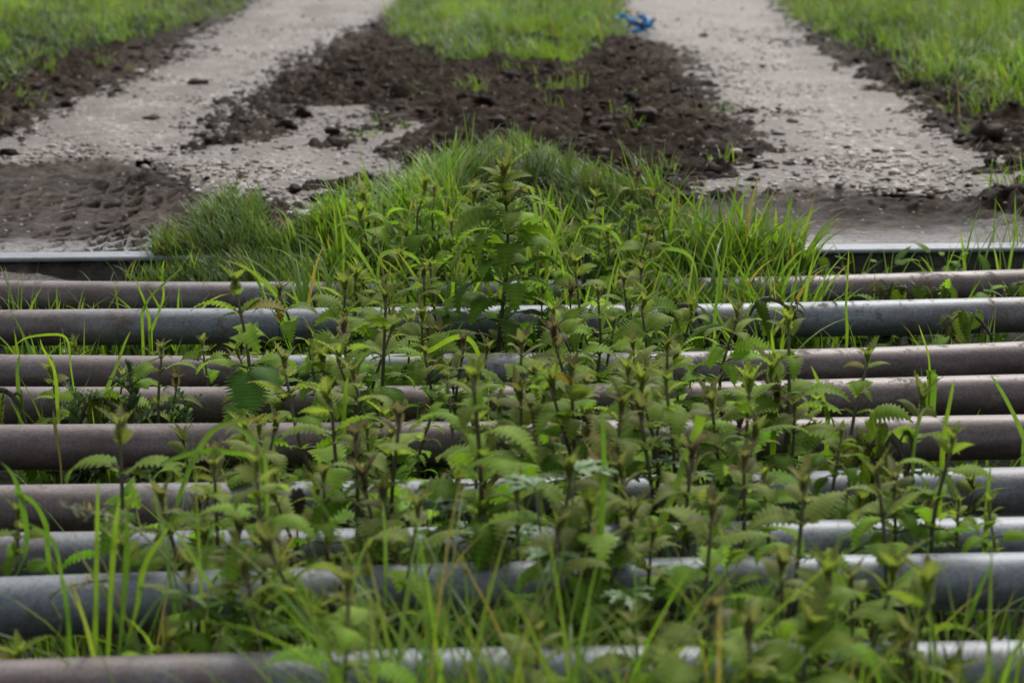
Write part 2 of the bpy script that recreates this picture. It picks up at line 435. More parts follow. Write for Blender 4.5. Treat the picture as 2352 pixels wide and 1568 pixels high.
MIDBAR = poly_px([(740, 560), (900, 548), (1150, 545), (1400, 545), (1560, 560), (1760, 575), (1830, 588), (1820, 612), (1500, 622), (900, 622), (740, 622)], 0.0)

RUT = poly_px([(400, 345), (440, 322), (505, 270), (590, 195), (680, 128), (780, 72), (855, 40), (850, 75), (780, 110), (700, 165), (640, 215), (570, 290), (500, 345)])
def edge_y(x):
    a = on_plane(0, 597, 0.004); b = on_plane(2352, 573, 0.004)
    return a[1] + (x - a[0]) * (b[1] - a[1]) / (b[0] - a[0])

def ground_fields(x, y, detail=True):
    x = np.asarray(x, float); y = np.asarray(y, float)
    ey = edge_y(x)
    # beyond the grid
    n_lo = fbm(x * 1.3, y * 1.3, 3)
    n_mid = fbm(x * 7 + 3, y * 7, 3)
    n_hi = fbm(x * 26, y * 26 + 5, 3, 0.6)
    wx = x + 0.05 * n_mid; wy = y + 0.10 * fbm(x * 6 + 11, y * 5, 2)
    near = (np.abs(x) < 7) & (y < 26) & (y > 2.5)
    g = np.full(x.shape, -5.0); tf = np.full(x.shape, -5.0); hol = np.full(x.shape, -5.0); mo = np.full(x.shape, -5.0)
    if near.any():
        X, Y = wx[near], wy[near]
        g[near] = np.maximum(sdf(GRAVEL_L, X, Y), sdf(GRAVEL_R, X, Y))
        tf[near] = np.max([sdf(p, X, Y) for p in TURF.values()], 0)
        hol[near] = np.maximum(sdf(HOLLOW_L, x[near] + .02 * n_hi[near], y[near] + 0.05 * n_mid[near]), sdf(HOLLOW_R, x[near] + .02 * n_hi[near], y[near] + .06 * n_mid[near]))
        mo[near] = sdf(MOUND, X, Y)
    far = ~near
    tf[far & (y > 10)] = 5; tf[far & (np.abs(x) > 4)] = 5
    lump = np.abs(n_mid) * 0.6 + 0.5 * n_hi
    mud = TRACK_Z + 0.034 * np.clip((-g - .03) / 0.19, -1, 1) + 0.020 * n_mid + 0.020 * n_hi - 0.018 * np.abs(fbm(x * 11, y * 11, 3, .6)) * np.clip(-g / .1, 0, 1) + 0.014 * np.maximum(0, fbm(x * 14, y * 14, 2)) * np.clip(-g / .2, 0, 1)
    z = mud + 0.022 * np.exp(-np.abs(hol + .02) / .06)
    z = z + 0.02 * n_lo * sstep(-0.1, -0.6, g)
    z = np.where(g > 0, np.minimum(z, TRACK_Z + 0.022), z)
    z = z + 0.03 * sstep(0, 0.5, tf) * sstep(0.0, -0.3, g)
    z = z + 0.02 * sstep(-0.02, 0.35, mo)
    # hollows worn down to the steel edge
    k = np.clip((y - ey) / 0.9, 0, 1)
    hz = 0.001 + 0.010 * k + 0.006 * n_mid * k + 0.0022 * n_hi + 0.030 * np.exp(-np.maximum(hol, 0) / .09) * sstep(0, .25, y - ey) * (1 + .12 * n_hi)
    # tyre tread pressed in the left hollow: leaning lanes of short bars
    dd = y * math.cos(PITCH) + (CAM_H - .01) * math.sin(PITCH)
    dd = np.where(dd > 1, dd, 1)
    tu = 1176 + FPX * x / dd; tv = 784 + FPX * ((CAM_H - .01) * math.cos(PITCH) - y * math.sin(PITCH)) / dd
    aa = (tu - (590 - tv) * .42 - 140 + 5 * n_mid) / 47.0; lane = np.floor(aa); fa = aa - lane
    bb = (tv + 3.7 * lane ** 2 + (fa - .5) * (4 + 9 * (np.abs(np.sin(lane * 3.7)))) + 3 * n_mid + 1.2 * n_hi) / (13.5 + 2.5 * np.sin(lane * 2.3)); bi = np.floor(bb); fb = bb - bi
    hsh = np.abs(np.sin(lane * 12.9898 + bi * 78.233) * 43758.5453) % 1.0
    env = np.exp(-((tu - 290) / 120) ** 2) * sstep(425, 470, tv) * sstep(592, 575, tv) + .2 * sstep(420, 440, tv) * sstep(580, 560, tv)
    env = np.clip(env, 0, 1) * sstep(.0, .06, hol) * (x < 0)
    hz = hz - .048 * env * (hsh > .30) * sstep(.10, .2, fa) * sstep(.9, .8, fa) * sstep(.0, .12, fb) * sstep(.55, .4, fb)
    hz = hz + .007 * env * (sstep(.1, .0, fa) + sstep(.9, 1.0, fa))
    hm = sstep(-0.055, -0.005, hol)
    z = z * (1 - hm) + hz * hm
    # the strip just behind the steel edge (middle part)
    z = np.where((y > ey - .01) & (y < ey + 0.3), np.minimum(z, 0.002 + np.maximum(y - ey, 0) * 0.45 + 0.002 * n_hi), z)
    # ditch under the grid
    pit = np.interp(y, [-6, 0.0, 1.0, 1.25, 1.5, 2.0, 2.5, 3.0, 3.3, 3.5, 3.7], [-0.02, 0.0, -0.02, -0.20, -0.225, -0.225, -0.20, -0.155, -0.095, -0.05, -0.04])
    pit = pit + 0.028 * fbm(x * 3.0, y * 4.0, 3) + 0.008 * n_hi
    leftfill = sstep(-0.55, -1.0, x) * sstep(3.25, 3.42, y)
    pit = pit * (1 - leftfill) + (-0.014 + 0.005 * n_mid + 0.004 * n_hi) * leftfill
    midfill = sstep(-.95, -.7, x) * sstep(.62, .4, x) * sstep(3.25, 3.42, y) * (1 - leftfill)
    pit = pit * (1 - midfill) + (-.03 + .008 * n_mid) * midfill
    z = np.where(y < ey - 0.004, pit, z)
    wet = np.clip(hm * (0.30 + 0.85 * sstep(0.30, 0.04, y - ey)), 0, 1)
    wet = np.maximum(wet, leftfill * (y < ey) * 0.8)
    wet = np.maximum(wet, 0.35 * (y < ey))
    wet = np.maximum(wet, 0.25 * sstep(-0.25, 0.0, g))
    film = hm * sstep(0.26, 0.06, y - ey) * np.clip(0.6 + 0.8 * n_mid + 0.3 * n_hi, 0, 1)
    film = np.maximum(film, 0.5 * leftfill * (y < ey) * np.clip(0.5 + n_mid, 0, 1))
    turf_ditch = np.maximum(sstep(-0.12, 0.12, tf), sstep(-0.05, 0.1, mo))
    turf_ditch = np.where((y < ey) & (y > 1.0), np.maximum(turf_ditch, .75 * (1 - leftfill)), turf_ditch)  # ditch floor also takes the dark turf colour, to blacken the gaps
    turf_ditch = np.where(y < 0.9, 1.0, turf_ditch)
    return z, wet, turf_ditch, g, hol, film
def gz(x, y):
    return ground_fields(np.atleast_1d(x), np.atleast_1d(y))[0]
def gz1(x, y): return float(gz(x, y)[0])

# ground sheet
def axis(fine_lo, fine_hi, step, lo, hi, grow):
    a = list(np.arange(fine_lo, fine_hi, step))
    s = step; v = a[-1]
    while v < hi: s *= grow; v += s; a.append(v)
    s = step; v = a[0]; b = []
    while v > lo: s *= grow; v -= s; b.append(v)
    return np.array(b[::-1] + a)
gx = axis(-2.2, 2.2, 0.012, -300, 300, 1.22)
gx = np.unique(np.round(np.concatenate([gx, np.arange(-1.4, -.42, .006)]), 4)); gx = gx[np.concatenate([[True], np.diff(gx) > .003])]
gy1 = axis(1.1, 7.0, 0.0115, -150, 1.2, 1.3)
gy1 = np.unique(np.round(np.concatenate([gy1[gy1 < 7.0], np.arange(3.5, 4.4, .0055)]), 4)); gy1 = gy1[np.concatenate([[True], np.diff(gy1) > .003])]
ys = [7.0]; s = 0.0115
while ys[-1] < 400:
    s *= 1.012 if ys[-1] < 20 else 1.25
    ys.append(ys[-1] + s)
gy = np.concatenate([gy1, np.array(ys)])
# keep a row on each side of the steel edge so the drop is sharp
GX, GY = np.meshgrid(gx, gy)
z, wet, turf_ditch, g_, hol_, film_ = ground_fields(GX.ravel(), GY.ravel())
nx, ny = len(gx), len(gy)
i = np.arange(ny - 1)[:, None] * nx; j = np.arange(nx - 1)[None]
Q = np.stack([i + j, i + j + 1, i + nx + j + 1, i + nx + j], -1).reshape(-1, 4)
mb = MB(); mb.add(np.stack([GX.ravel(), GY.ravel(), z], 1), Q, None, np.stack([wet, turf_ditch, film_], 1))
ground = mb.obj('ground', M_MUD); tag(ground, 'dark brown churned earth around the track and under the grid', None, None, 'structure')
print('ground', nx, ny)

# the two pale wheel tracks
def wheel_track(poly, hollow, label):
    p = np.array(poly); x0, y0 = p.min(0) - 0.3; x1, y1 = p.max(0) + 0.3
    x0 = max(x0, -3.4); x1 = min(x1, 3.4)
    xs = np.arange(x0, x1, 0.02)
    yl = [y0]; s = 0.015
    while yl[-1] < min(y1, 23): s *= 1.006; yl.append(yl[-1] + s)
    X, Y = np.meshgrid(xs, np.array(yl)); shp = X.shape
    X = X.ravel(); Y = Y.ravel()
    sd = sdf(poly, X, Y) + 0.0
    nh = fbm(X * 26, Y * 26 + 5, 3, 0.6); nm = fbm(X * 7 + 3, Y * 7, 3)
    hd = np.maximum(sdf(HOLLOW_L, X + .02 * nh, Y + 0.05 * nm), sdf(HOLLOW_R, X + .02 * nh, Y + .06 * nm))
    keep = (sd > np.where(Y < edge_y(X) + .55, -.02, -0.22)) & (Y > edge_y(X) + .2) & (hd < -0.03 + 0.03 * fbm(X * 22, Y * 14, 3, .7))
    Z = TRACK_Z + 0.006 * fbm(X * 2.1, Y * 2.1, 2) + 0.0035 * fbm(X * 30, Y * 30, 2)
    n = shp[1]
    i = np.arange(shp[0] - 1)[:, None] * n; j = np.arange(n - 1)[None]
    Q = np.stack([i + j, i + j + 1, i + n + j + 1, i + n + j], -1).reshape(-1, 4)
    Q = Q[keep[Q].all(1)]
    used = np.unique(Q); mp = -np.ones(len(X), int); mp[used] = np.arange(len(used))
    m = MB(); e1 = sstep(.30, -.02, sd + .10 * fbm(X * 3.1, Y * 2.0, 3))
    rut = sstep(-.10, .08, sdf(RUT, X + .05 * nm, Y + .2 * fbm(X * 3, Y * 1.2, 2)) + .05 * fbm(X * 9, Y * 2.5, 3))
    Z = Z - .018 * rut * (0.6 + .6 * fbm(X * 10, Y * 3, 3))
    Z = Z - .034 * sstep(-.10, -.02, hd) - .012 * sstep(-.1, -.22, sd)
    m.add(np.stack([X, Y, Z], 1)[used], mp[Q], None, np.stack([e1, rut, np.full_like(e1, 1.0 if label.endswith('left of the middle grass strip') else .25)], 1)[used])
    o = m.obj('wheel_track', M_GRAVEL)
    tag(o, label, None, None, 'structure'); return o
wheel_track(GRAVEL_L, HOLLOW_L, 'pale stony wheel track left of the middle grass strip')
wheel_track(GRAVEL_R, HOLLOW_R, 'pale stony wheel track right of the middle grass strip')

# water standing in the ditch
m = MB()
m.add([(-2.5, 1.15, -0.213), (2.5, 1.15, -0.213), (2.5, 2.45, -0.213), (-2.5, 2.45, -0.213)], [(0, 1, 2, 3)])
tag(m.obj('water', M_WATER), 'dark still water standing in the ditch under the pipes', None, None, 'structure')

# ------------------------------------------------------------------ cattle grid
PR = 0.030
PIPES = [  # outline of each pipe's upper edge, far to near: (u, v)
 [(-700, 646), (0, 643), (450, 648), (1000, 645), (1500, 640), (1900, 632), (2150, 625), (2352, 618), (3000, 600)],
 [(-700, 716), (0, 711), (370, 708), (700, 706), (1300, 700), (1750, 695), (2352, 682), (3000, 668)],
 [(-700, 806), (0, 812), (400, 817), (700, 812), (1450, 808), (1800, 801), (2100, 795), (2352, 782), (3000, 752)],
 [(-700, 888), (0, 886), (420, 886), (1060, 884), (1800, 872), (2352, 857), (3000, 840)],
 [(-700, 976), (0, 972), (600, 969), (930, 966), (1550, 961), (2050, 955), (2352, 949), (3000, 938)],
 [(-700, 1118), (0, 1110), (500, 1105), (1000, 1098), (1450, 1088), (1800, 1080), (2352, 1069), (3000, 1055)],
 [(-700, 1228), (80, 1219), (500, 1214), (880, 1208), (1500, 1198), (1900, 1190), (2352, 1183), (3000, 1172)],
 [(-700, 1350), (0, 1322), (320, 1310), (770, 1297), (1060, 1288), (1600, 1277), (2050, 1269), (2352, 1265), (3000, 1258)],
 [(-700, 1545), (0, 1510), (330, 1498), (850, 1487), (1500, 1478), (2352, 1467), (3000, 1455)],
]
RUST = [ # (u, rust) along each pipe; second value: caked mud
 ([0, 600, 1300, 2352], [0.75, 0.55, 0.4, 0.8], 0.5),
 ([0, 300, 520, 1500, 1900, 2352], [0.75, 0.45, 0.0, 0.0, 0.25, 0.55], 0.4),
 ([0, 500, 720, 1500, 1900, 2352], [0.9, 0.8, 0.25, 0.4, 0.75, 0.9], 0.35),
 ([0, 1000, 1700, 2352], [0.9, 0.95, 0.85, 0.85], 0.55),
 ([0, 900, 1500, 2352], [0.9, 1.0, 1.0, 0.8], 0.35),
 ([0, 500, 900, 1700, 2352], [0.75, 0.5, 0.1, 0.1, 0.5], 0.3),
 ([0, 350, 700, 1700, 2352], [0.5, 0.35, 0.1, 0.1, 0.35], 0.1),
 ([0, 400, 1600, 2352], [0.12, 0.1, 0.05, 0.15], 0.2),
 ([0, 500, 900, 2352], [0.75, 0.55, 0.2, 0.4], 0.1),
]
PIPE_LABEL = ['half-buried brown pipe, farthest of the grid', 'bluish galvanised pipe, second from the back', 'brown pipe bent upward at its right end', 'mauve-brown rough pipe with caked mud',
 'broad reddish-brown pipe, fifth from the back', 'grey pipe with rusty left end', 'dull grey pipe, third from the front', 'bright bluish-grey galvanised pipe', 'pale mauve-grey pipe, nearest of the grid']
GRID_Y = []
grid = empty('cattle_grid', (0, 2.4, -0.03))
tag(grid, 'weathered steel pipe cattle grid overgrown with nettles and grass', 'cattle grid')
nominal = np.linspace(3.34, 1.575, 9)
PIPE_PATHS = []
for k, pts in enumerate(PIPES):
    cs = []
    for (u, v) in pts:
        p = on_plane(u, v, 0.0)
        vc = v + FPX * PR / (p[1] * 1.02)
        c = on_plane(u, vc, -PR)
        slope = (c[0]) * 0.035
        y = 0.65 * c[1] + 0.35 * (nominal[k] + slope)
        cs.append(at_y(u, vc, y))
    cs = np.array(cs)
    xs = np.linspace(-1.9, 1.9, 190)
    # smooth interpolation
    def sm(col):
        d = np.interp(xs, cs[:, 0], cs[:, col])
        if col == 1: d = d + .035 * (np.minimum(xs - cs[0, 0], 0) + np.maximum(xs - cs[-1, 0], 0))
        for _ in range(60): d[1:-1] = 0.25 * d[:-2] + 0.5 * d[1:-1] + 0.25 * d[2:]
        return d
    P = np.stack([xs, sm(1), sm(2)], 1)
    PIPE_PATHS.append(P); GRID_Y.append(float(np.interp(0, xs, P[:, 1])))
    uu = 1176 + P[:, 0] / P[:, 1] * FPX
    rr = np.interp(uu, RUST[k][0], RUST[k][1])
    mbp = MB()
    tube(mbp, P - np.array([0, 2.4, -0.03]), PR * (1 + 0.008 * np.sin(xs * 9 + k)), 36, np.stack([rr, np.full_like(rr, RUST[k][2]), np.full_like(rr, k / 9)], 1))
    tag(mbp.obj('pipe', M_PIPE, grid), PIPE_LABEL[k])
# the next pipe, just below the picture
mbp = MB(); xs = np.linspace(-1.9, 1.9, 60)
tube(mbp, np.stack([xs, np.full(60, 1.33) + 0.03 * xs - 2.4, np.full(60, 0.0)], 1), PR, 32, np.tile([0.3, 0.2, 0.5], (60, 1)))
mbp.obj('pipe', M_PIPE, grid)
print('GRID_Y', [round(v, 3) for v in GRID_Y])
# steel edge at the far side: flange with a short web
m = MB()
a = on_plane(-900, 606, 0.006); b = on_plane(3100, 565, 0.006)
n = 120
t = np.linspace(0, 1, n)
P = a[None] + (b - a)[None] * t[:, None]
prof = [(0.0, 0.0), (0.003, 0.003), (0.055, 0.004), (0.055, -0.009), (0.048, -0.009), (0.048, -0.09), (0.040, -0.09), (0.040, -0.005), (0.0, -0.004)]
V = np.concatenate([P + np.array([0, dy - 2.4, dz + 0.03]) for dy, dz in prof])
k = len(prof); Q = []
for q in range(k):
    q2 = (q + 1) % k
    ii = np.arange(n - 1)
    Q.append(np.stack([q * n + ii, q * n + ii + 1, q2 * n + ii + 1, q2 * n + ii], 1))
rr = np.interp(t, [0, .3, .6, .8, 1], [.45, .25, .3, .1, .3])
m.add(V, np.concatenate(Q), None, np.tile(np.stack([rr, np.full(n, .2), np.full(n, .5)], 1), (k, 1)))
rail = m.obj('edge_rail', M_PIPE, grid, smooth=False)
tag(rail, 'flat worn steel edge bar with bright top')

def row_y(gap, x):
    """middle of the gap behind pipe number gap+1 (0 = between the edge bar and the farthest pipe)"""
    f = lambda P: float(np.interp(x, P[:, 0], P[:, 1]))
    if gap == 0: return 0.5 * (f(PIPE_PATHS[0]) + edge_y(x))
    if gap >= 9: return f(PIPE_PATHS[8]) - 0.11 - 0.07 * (gap - 9)
    return 0.5 * (f(PIPE_PATHS[gap - 1]) + f(PIPE_PATHS[gap]))

# ------------------------------------------------------------------ leaves, stems, blades
def leaf(mb, Ln, W, nt, pitch, droop, az, org, col, ecol=None, fold=0.25, quilt=0.02, notch=0.68, curl=0.25, roll=0.0, base=0.42, cord=0.08):
    if abs(droop) < 1e-3: droop = 1e-3
    S = []; SE = []; WE = []; ISTIP = []
    f = lambda s: (np.maximum(s, 0) + 0.02) ** base * (1 - s) ** 1.02 * 2.2
    for k in range(nt):
        s0 = k / nt; s1 = (k + 0.5) / nt; st = min((k + 0.95) / nt, 0.985)
        S.append(s0); SE.append(s0); WE.append(f(s0) * notch); ISTIP.append(0)
        S.append(s1); SE.append(st); WE.append(f(s1) * 1.20); ISTIP.append(1)
    S.append(0.985); SE.append(0.985); WE.append(f(0.985) * .3); ISTIP.append(0)
    S = np.array(S); SE = np.array(SE); WE = np.array(WE); ISTIP = np.array(ISTIP, float)
    SE = SE - cord * np.maximum(0, 1 - S * 4) ** 1.5
    cols = np.array([-1, -0.84, -0.42, 0, 0.42, 0.84, 1])
    kk = np.array([1, .55, 0, 0, 0, .55, 1])[None]; ss = SE[:, None] * kk + S[:, None] * (1 - kk)
    wv = WE[:, None] * cols[None] * W * 0.5
    wn_ = np.abs(cols)[None] * np.ones_like(ss)
    ph = pitch - droop * ss
    Xl = Ln * (np.sin(pitch) - np.sin(ph)) / droop
    Zl = Ln * (np.cos(ph) - np.cos(pitch)) / droop
    nn = fold * np.abs(wv) - curl * wv ** 2 / (W * 0.5 + 1e-9) * 1.0 + quilt * Ln * (ISTIP[:, None] - 0.5) * wn_
    X = Xl - np.sin(ph) * nn; Z = Zl + np.cos(ph) * nn; Y = wv
    if roll:
        Y, Z = Y * math.cos(roll) - Z * math.sin(roll), Y * math.sin(roll) + Z * math.cos(roll)
    ca, sa = math.cos(az), math.sin(az)
    V = np.stack([X * ca - Y * sa, X * sa + Y * ca, Z], -1).reshape(-1, 3) + np.asarray(org)
    r = len(S); i = np.arange(r - 1)[:, None] * 7; j = np.arange(6)[None]
    Q = np.stack([i + j, i + j + 1, i + 8 + j, i + 7 + j], -1).reshape(-1, 4)
    col = np.asarray(col, float)
    C = np.tile(col, (r, 7, 1)) * (0.86 + 0.24 * ISTIP[:, None, None])
    C[:, 3] *= 1.15
    if ecol is not None:
        C[:, 0] = C[:, 0] * (1 - ISTIP[:, None] * .85) + np.asarray(ecol) * ISTIP[:, None] * .85
        C[:, 6] = C[:, 6] * (1 - ISTIP[:, None] * .85) + np.asarray(ecol) * ISTIP[:, None] * .85
    mb.add(V, Q, None, C.reshape(-1, 3))

def lerp(a, b, t): return np.asarray(a) * (1 - t) + np.asarray(b) * t
C_OLD = np.array([0.074, 0.156, 0.022]); C_MID = np.array([0.140, 0.238, 0.024]); C_YNG = np.array([0.172, 0.220, 0.040])
C_PUR = np.array([0.105, 0.072, 0.070]); C_EDGE = np.array([0.32, 0.36, 0.17])
def make_nettle(H, tiers, Lmax, dx=0.0, dy=0.0, purple=0.5, az0=None, r=None, droop_k=1.0, bare=0.22, wide=0.52, front=(), hue=1.0, wilt=0.0, planar=False):
    """returns (stem mesh builder, foliage mesh builder) with the base at the origin"""
    r = r or rng
    st, fo = MB(), MB()
    t = np.linspace(0, 1, 14)
    wob = r.normal(0, 0.007, 2)
    path = np.stack([dx * t ** 1.2 + wob[0] * np.sin(t * 7), dy * t ** 1.2 + wob[1] * np.sin(t * 6 + 1), H * t], 1)
    if wilt:
        path[:, 2] = H * (t - wilt * t ** 2.6); path[:, 0] += H * wilt * t ** 2 * 0.8 * r.choice([-1, 1])
    c_stem = lerp((0.030, 0.018, 0.017), (0.075, 0.070, 0.034), np.clip(r.uniform(-.3, .7), 0, 1))
    rad0 = 0.0016 + 0.0062 * H + 0.0003
    tube(st, path, np.linspace(rad0, rad0 * .42, 14), 7, np.stack([lerp(c_stem, (0.11, 0.10, 0.06), q * .6) for q in t]))
    at = lambda q: np.array([np.interp(q, t, path[:, k]) for k in range(3)])
    az = r.uniform(0, 2 * np.pi) if az0 is None else az0
    qs = np.linspace(0, 1, tiers)
    ts = bare + (0.95 - bare) * (1 - (1 - qs) ** 1.25)
    for k in range(tiers):
        q = qs[k]; o = at(ts[k])
        size = Lmax * np.interp(q, [0, .35, .75, 1], [.72, 1, .82, .45]) * r.uniform(.85, 1.12)
        pet = size * np.interp(q, [0, .5, 1], [.48, .30, .12])
        pp = np.interp(q, [0, .6, 1], [R(18), R(28), R(58)])
        for side in range(4 if planar else 2):
            if k < 2 and r.random() < 0.12: continue
            a = az + side * np.pi + r.normal(0, .08 if planar else .2) + (1.25 if side > 1 else 0)
            if side == 2: size *= .8
            pe = pp + r.normal(0, .15)
            d = np.array([math.cos(a) * math.cos(pe), math.sin(a) * math.cos(pe), math.sin(pe)])
            d2 = np.array([math.cos(a) * math.cos(pe - .5), math.sin(a) * math.cos(pe - .5), math.sin(pe - .5)])
            e = o + d * pet * .6; e2 = e + d2 * pet * .4
            tube(st, [o, e, e2], [rad0 * .38, rad0 * .3, rad0 * .26], 5, np.tile(lerp(c_stem, (0.10, 0.09, 0.045), .5), (3, 1)), cap=False)
            base = lerp(C_OLD, C_MID, np.clip(q * 1.6 + r.normal(0, .18), 0, 1))
            base = lerp(base, C_YNG, np.clip((q - .5) * 1.5 + r.normal(0, .15), 0, 1))
            base = lerp(base, C_PUR, np.clip((q - .6) * 2.5, 0, 1) * purple) * hue
            base = base * r.uniform(.72, 1.30)
            if r.random() < 0.015: base = lerp(base, (0.16, 0.09, 0.02), .6)
            pit = np.interp(q, [0, .6, 1], [R(20), R(30), R(56)]) + r.normal(0, .2)
            dr = np.interp(q, [0, .6, 1], [R(98), R(112), R(78)]) * droop_k * r.uniform(.7, 1.3)
            if wilt: pit = R(-40) + r.normal(0, .4); dr = R(95) * r.uniform(.6, 1.4)
            leaf(fo, size, size * wide * r.uniform(.92, 1.18), 11, pit, dr, a + r.normal(0, .08 if planar else .25), e2, base, lerp(C_EDGE, base, .15), fold=r.uniform(.05, .45), quilt=.030, curl=r.uniform(.1, .5), roll=r.normal(0, .3))
        # small leaves in the axils
        if k < tiers - 1 and not wilt:
            for side in range(2):
                a = az + side * np.pi + r.normal(0, .5)
                s2 = Lmax * r.uniform(.22, .5)
                base = lerp(C_MID, C_YNG, r.uniform(0, .8)) * hue
                leaf(fo, s2, s2 * .55, 7, R(45) + r.normal(0, .3), R(50), a, o, base, lerp(C_EDGE, base, .4), fold=.4, quilt=.02)
        az = (az0 + (.38 if k % 2 else -.30) + r.normal(0, .08)) if planar else az + np.pi / 2 + r.normal(0, .12)
    # shoot tip
    o = at(0.97)
    for k in range(7):
        s2 = Lmax * r.uniform(.26, .52); a = az + k * 2.4 + r.normal(0, .2)
        base = lerp(C_YNG, C_PUR, np.clip(purple + r.normal(0, .15), 0, 1)) * hue
        leaf(fo, s2, s2 * .34, 7, R(84) - k * R(6) + r.normal(0, .1) - wilt * 1.5, R(22) + wilt, a, o + np.array([0, 0, 0.002 * k]), base, lerp(C_EDGE, base, .35), fold=.7, quilt=.02)
    for (q, Lf, a, pit, dr) in front:
        o = at(q); d = np.array([math.cos(a), math.sin(a), .3]); e2 = o + d * Lf * .28
        tube(st, [o, o + d * Lf * .16 + np.array([0, 0, .004]), e2], [rad0 * .4, rad0 * .33, rad0 * .28], 5, np.tile(c_stem * 1.6, (3, 1)), cap=False)
        leaf(fo, Lf, Lf * .84, 14, pit, dr, a, e2, (.07, .15, .03), C_EDGE * .9, fold=.12, quilt=.022, curl=.2)
    return st, fo

NETTLES = []
def put_nettle(x, y, z, parts, name='nettle_plant', look='', gap=0, H=0.2, rot=0.0):
    e = empty(name, (x, y, z)); e.rotation_euler[2] = rot
    parts[0].obj('stem', M_STEM, e); parts[1].obj('foliage', M_LEAF, e)
    NETTLES.append([e, gap, x / y, look]); return e
def front_pipe(u, v):
    """gap (row) number for a plant whose visible foot is at (u, v)"""
    for k, P in enumerate(PIPES):
        pv = np.interp(u, [p[0] for p in P], [p[1] for p in P])
        if v <= pv + 14: return k
    return 9
def hero(ut, vt, ub, vb, gap=None, tiers=None, Lmax=None, sunk=True, **kw):
    g = front_pipe(ub, vb) if gap is None else gap
    x = (ub - 1176) / FPX * 2.4
    for _ in range(3):
        y = row_y(g, x); x = (ub - 1176) / FPX * y * 1.02
    y += rng.uniform(-.03, .03)
    zb = gz1(x, y)
    top = at_y(ut, vt, y); foot = at_y(ub, vb, y)
    x = foot[0]
    if zb > foot[2]: zb = foot[2]
    H = top[2] - zb
    vis = top[2] - foot[2]
    dx = (top[0] - x)
    x = x - dx * 0.15
    bare = max(0.12, 1 - vis / H - 0.05)
    if Lmax is None: Lmax = float(np.clip(0.034 + 0.17 * vis, .040, .068)) * 1.1
    if tiers is None: tiers = int(np.clip(round(vis / 0.024), 4, 9))
    else: Lmax *= 1.3
    if tiers and tiers < 8: tiers += 1
    pr = kw.pop('purple', rng.uniform(.1, .75))
    e = put_nettle(x, y, zb, make_nettle(H, tiers, Lmax, dx=dx * 1.15, dy=rng.normal(0, .012), purple=pr, bare=bare, **kw), gap=g, H=H,
               look=('tall ' if H > .31 else 'short ' if H < .2 else '') + ('purple-topped' if pr > .5 else 'green-topped'))
    return e

AZC = -np.pi / 2     # towards the camera
hero(1163, 392, 1150, 800, gap=2, tiers=12, Lmax=.088, purple=.25, az0=.1, droop_k=1.1, wide=.50, planar=True)
NETTLES[-1][3] = 'tallest many-tiered'; NETTLES[-1][0].children[0].data.name = 'stem_tall'
hero(545, 655, 558, 965, gap=4, tiers=5, Lmax=.060, purple=.3, az0=.2, front=[(.66, .074, AZC + .1, R(-30), R(48)), (.68, .055, AZC + .9, R(-10), R(60))])
hero(655, 668, 660, 800, gap=2, purple=.8)
hero(888, 680, 862, 945, gap=4, tiers=4, Lmax=.052, purple=.35, az0=.1, front=[(.52, .070, AZC, R(-42), R(38))])
hero(990, 612, 1005, 778, gap=2, tiers=4, Lmax=.046, az0=.1)
hero(972, 428, 965, 620, gap=0, tiers=5, Lmax=.05)
hero(1085, 455, 1090, 640, gap=0, tiers=4)
hero(1160, 430, 1180, 640, gap=0, tiers=4, purple=.1)
hero(1042, 520, 1038, 640, gap=1)
hero(832, 500, 838, 640, gap=0, tiers=4, purple=.1)
hero(1378, 562, 1362, 680, gap=1)
hero(1380, 680, 1358, 850, gap=3, tiers=4, Lmax=.046, az0=.1, purple=.6)
hero(1495, 545, 1500, 690, gap=1)
hero(1475, 622, 1452, 770, gap=2, tiers=4, Lmax=.05, az0=.1)
hero(1682, 718, 1672, 892, gap=4, tiers=5, Lmax=.050, az0=.1, purple=.55, planar=True)
hero(1815, 738, 1788, 1045, gap=5, tiers=4, Lmax=.054, az0=.1, purple=.15)
hero(1992, 830, 1965, 1072, gap=5, tiers=4, Lmax=.056, az0=.15, purple=.1)
hero(1722, 888, 1705, 1220, gap=6, tiers=6, Lmax=.062, az0=.1, purple=.05, hue=1.2)
hero(1532, 860, 1540, 1150, gap=6, tiers=4, Lmax=.05)
hero(1448, 845, 1445, 1000, gap=5, tiers=4, Lmax=.045, purple=.2)
hero(1200, 800, 1168, 980, gap=5, tiers=4, Lmax=.055, purple=.6, az0=.1)
hero(1312, 842, 1325, 1085, gap=6, tiers=5, Lmax=.056, purple=.5)
hero(1095, 852, 1092, 1205, gap=7, tiers=6, Lmax=.062, purple=.2, az0=.1)
hero(985, 800, 985, 905, gap=4, purple=.4)
hero(1060, 788, 1050, 890, gap=4, purple=.95)
hero(1270, 800, 1262, 900, gap=4, purple=.5)
hero(275, 985, 268, 1250, gap=7, tiers=3, Lmax=.056, purple=.5, az0=.1, hue=1.05)
hero(592, 1080, 566, 1420, gap=8, tiers=6, Lmax=.046, purple=.4)
hero(492, 1072, 503, 1290, gap=7, tiers=4, Lmax=.044)
hero(908, 955, 918, 1250, gap=7, tiers=4, Lmax=.05, purple=.8)
hero(822, 1000, 806, 1245, gap=7, tiers=4, Lmax=.046, purple=.9)
hero(742, 1098, 757, 1270, gap=7, purple=.6)
hero(1300, 1085, 1302, 1340, gap=8, tiers=4, Lmax=.052, purple=.5)
hero(1352, 1172, 1345, 1440, gap=8, tiers=4, Lmax=.062, purple=.2, az0=.1, front=[(.45, .085, AZC + .05, R(-38), R(30)), (.47, .075, AZC - 1.0, R(-15), R(55))])
hero(1640, 1188, 1602, 1410, gap=8, tiers=4, Lmax=.052)
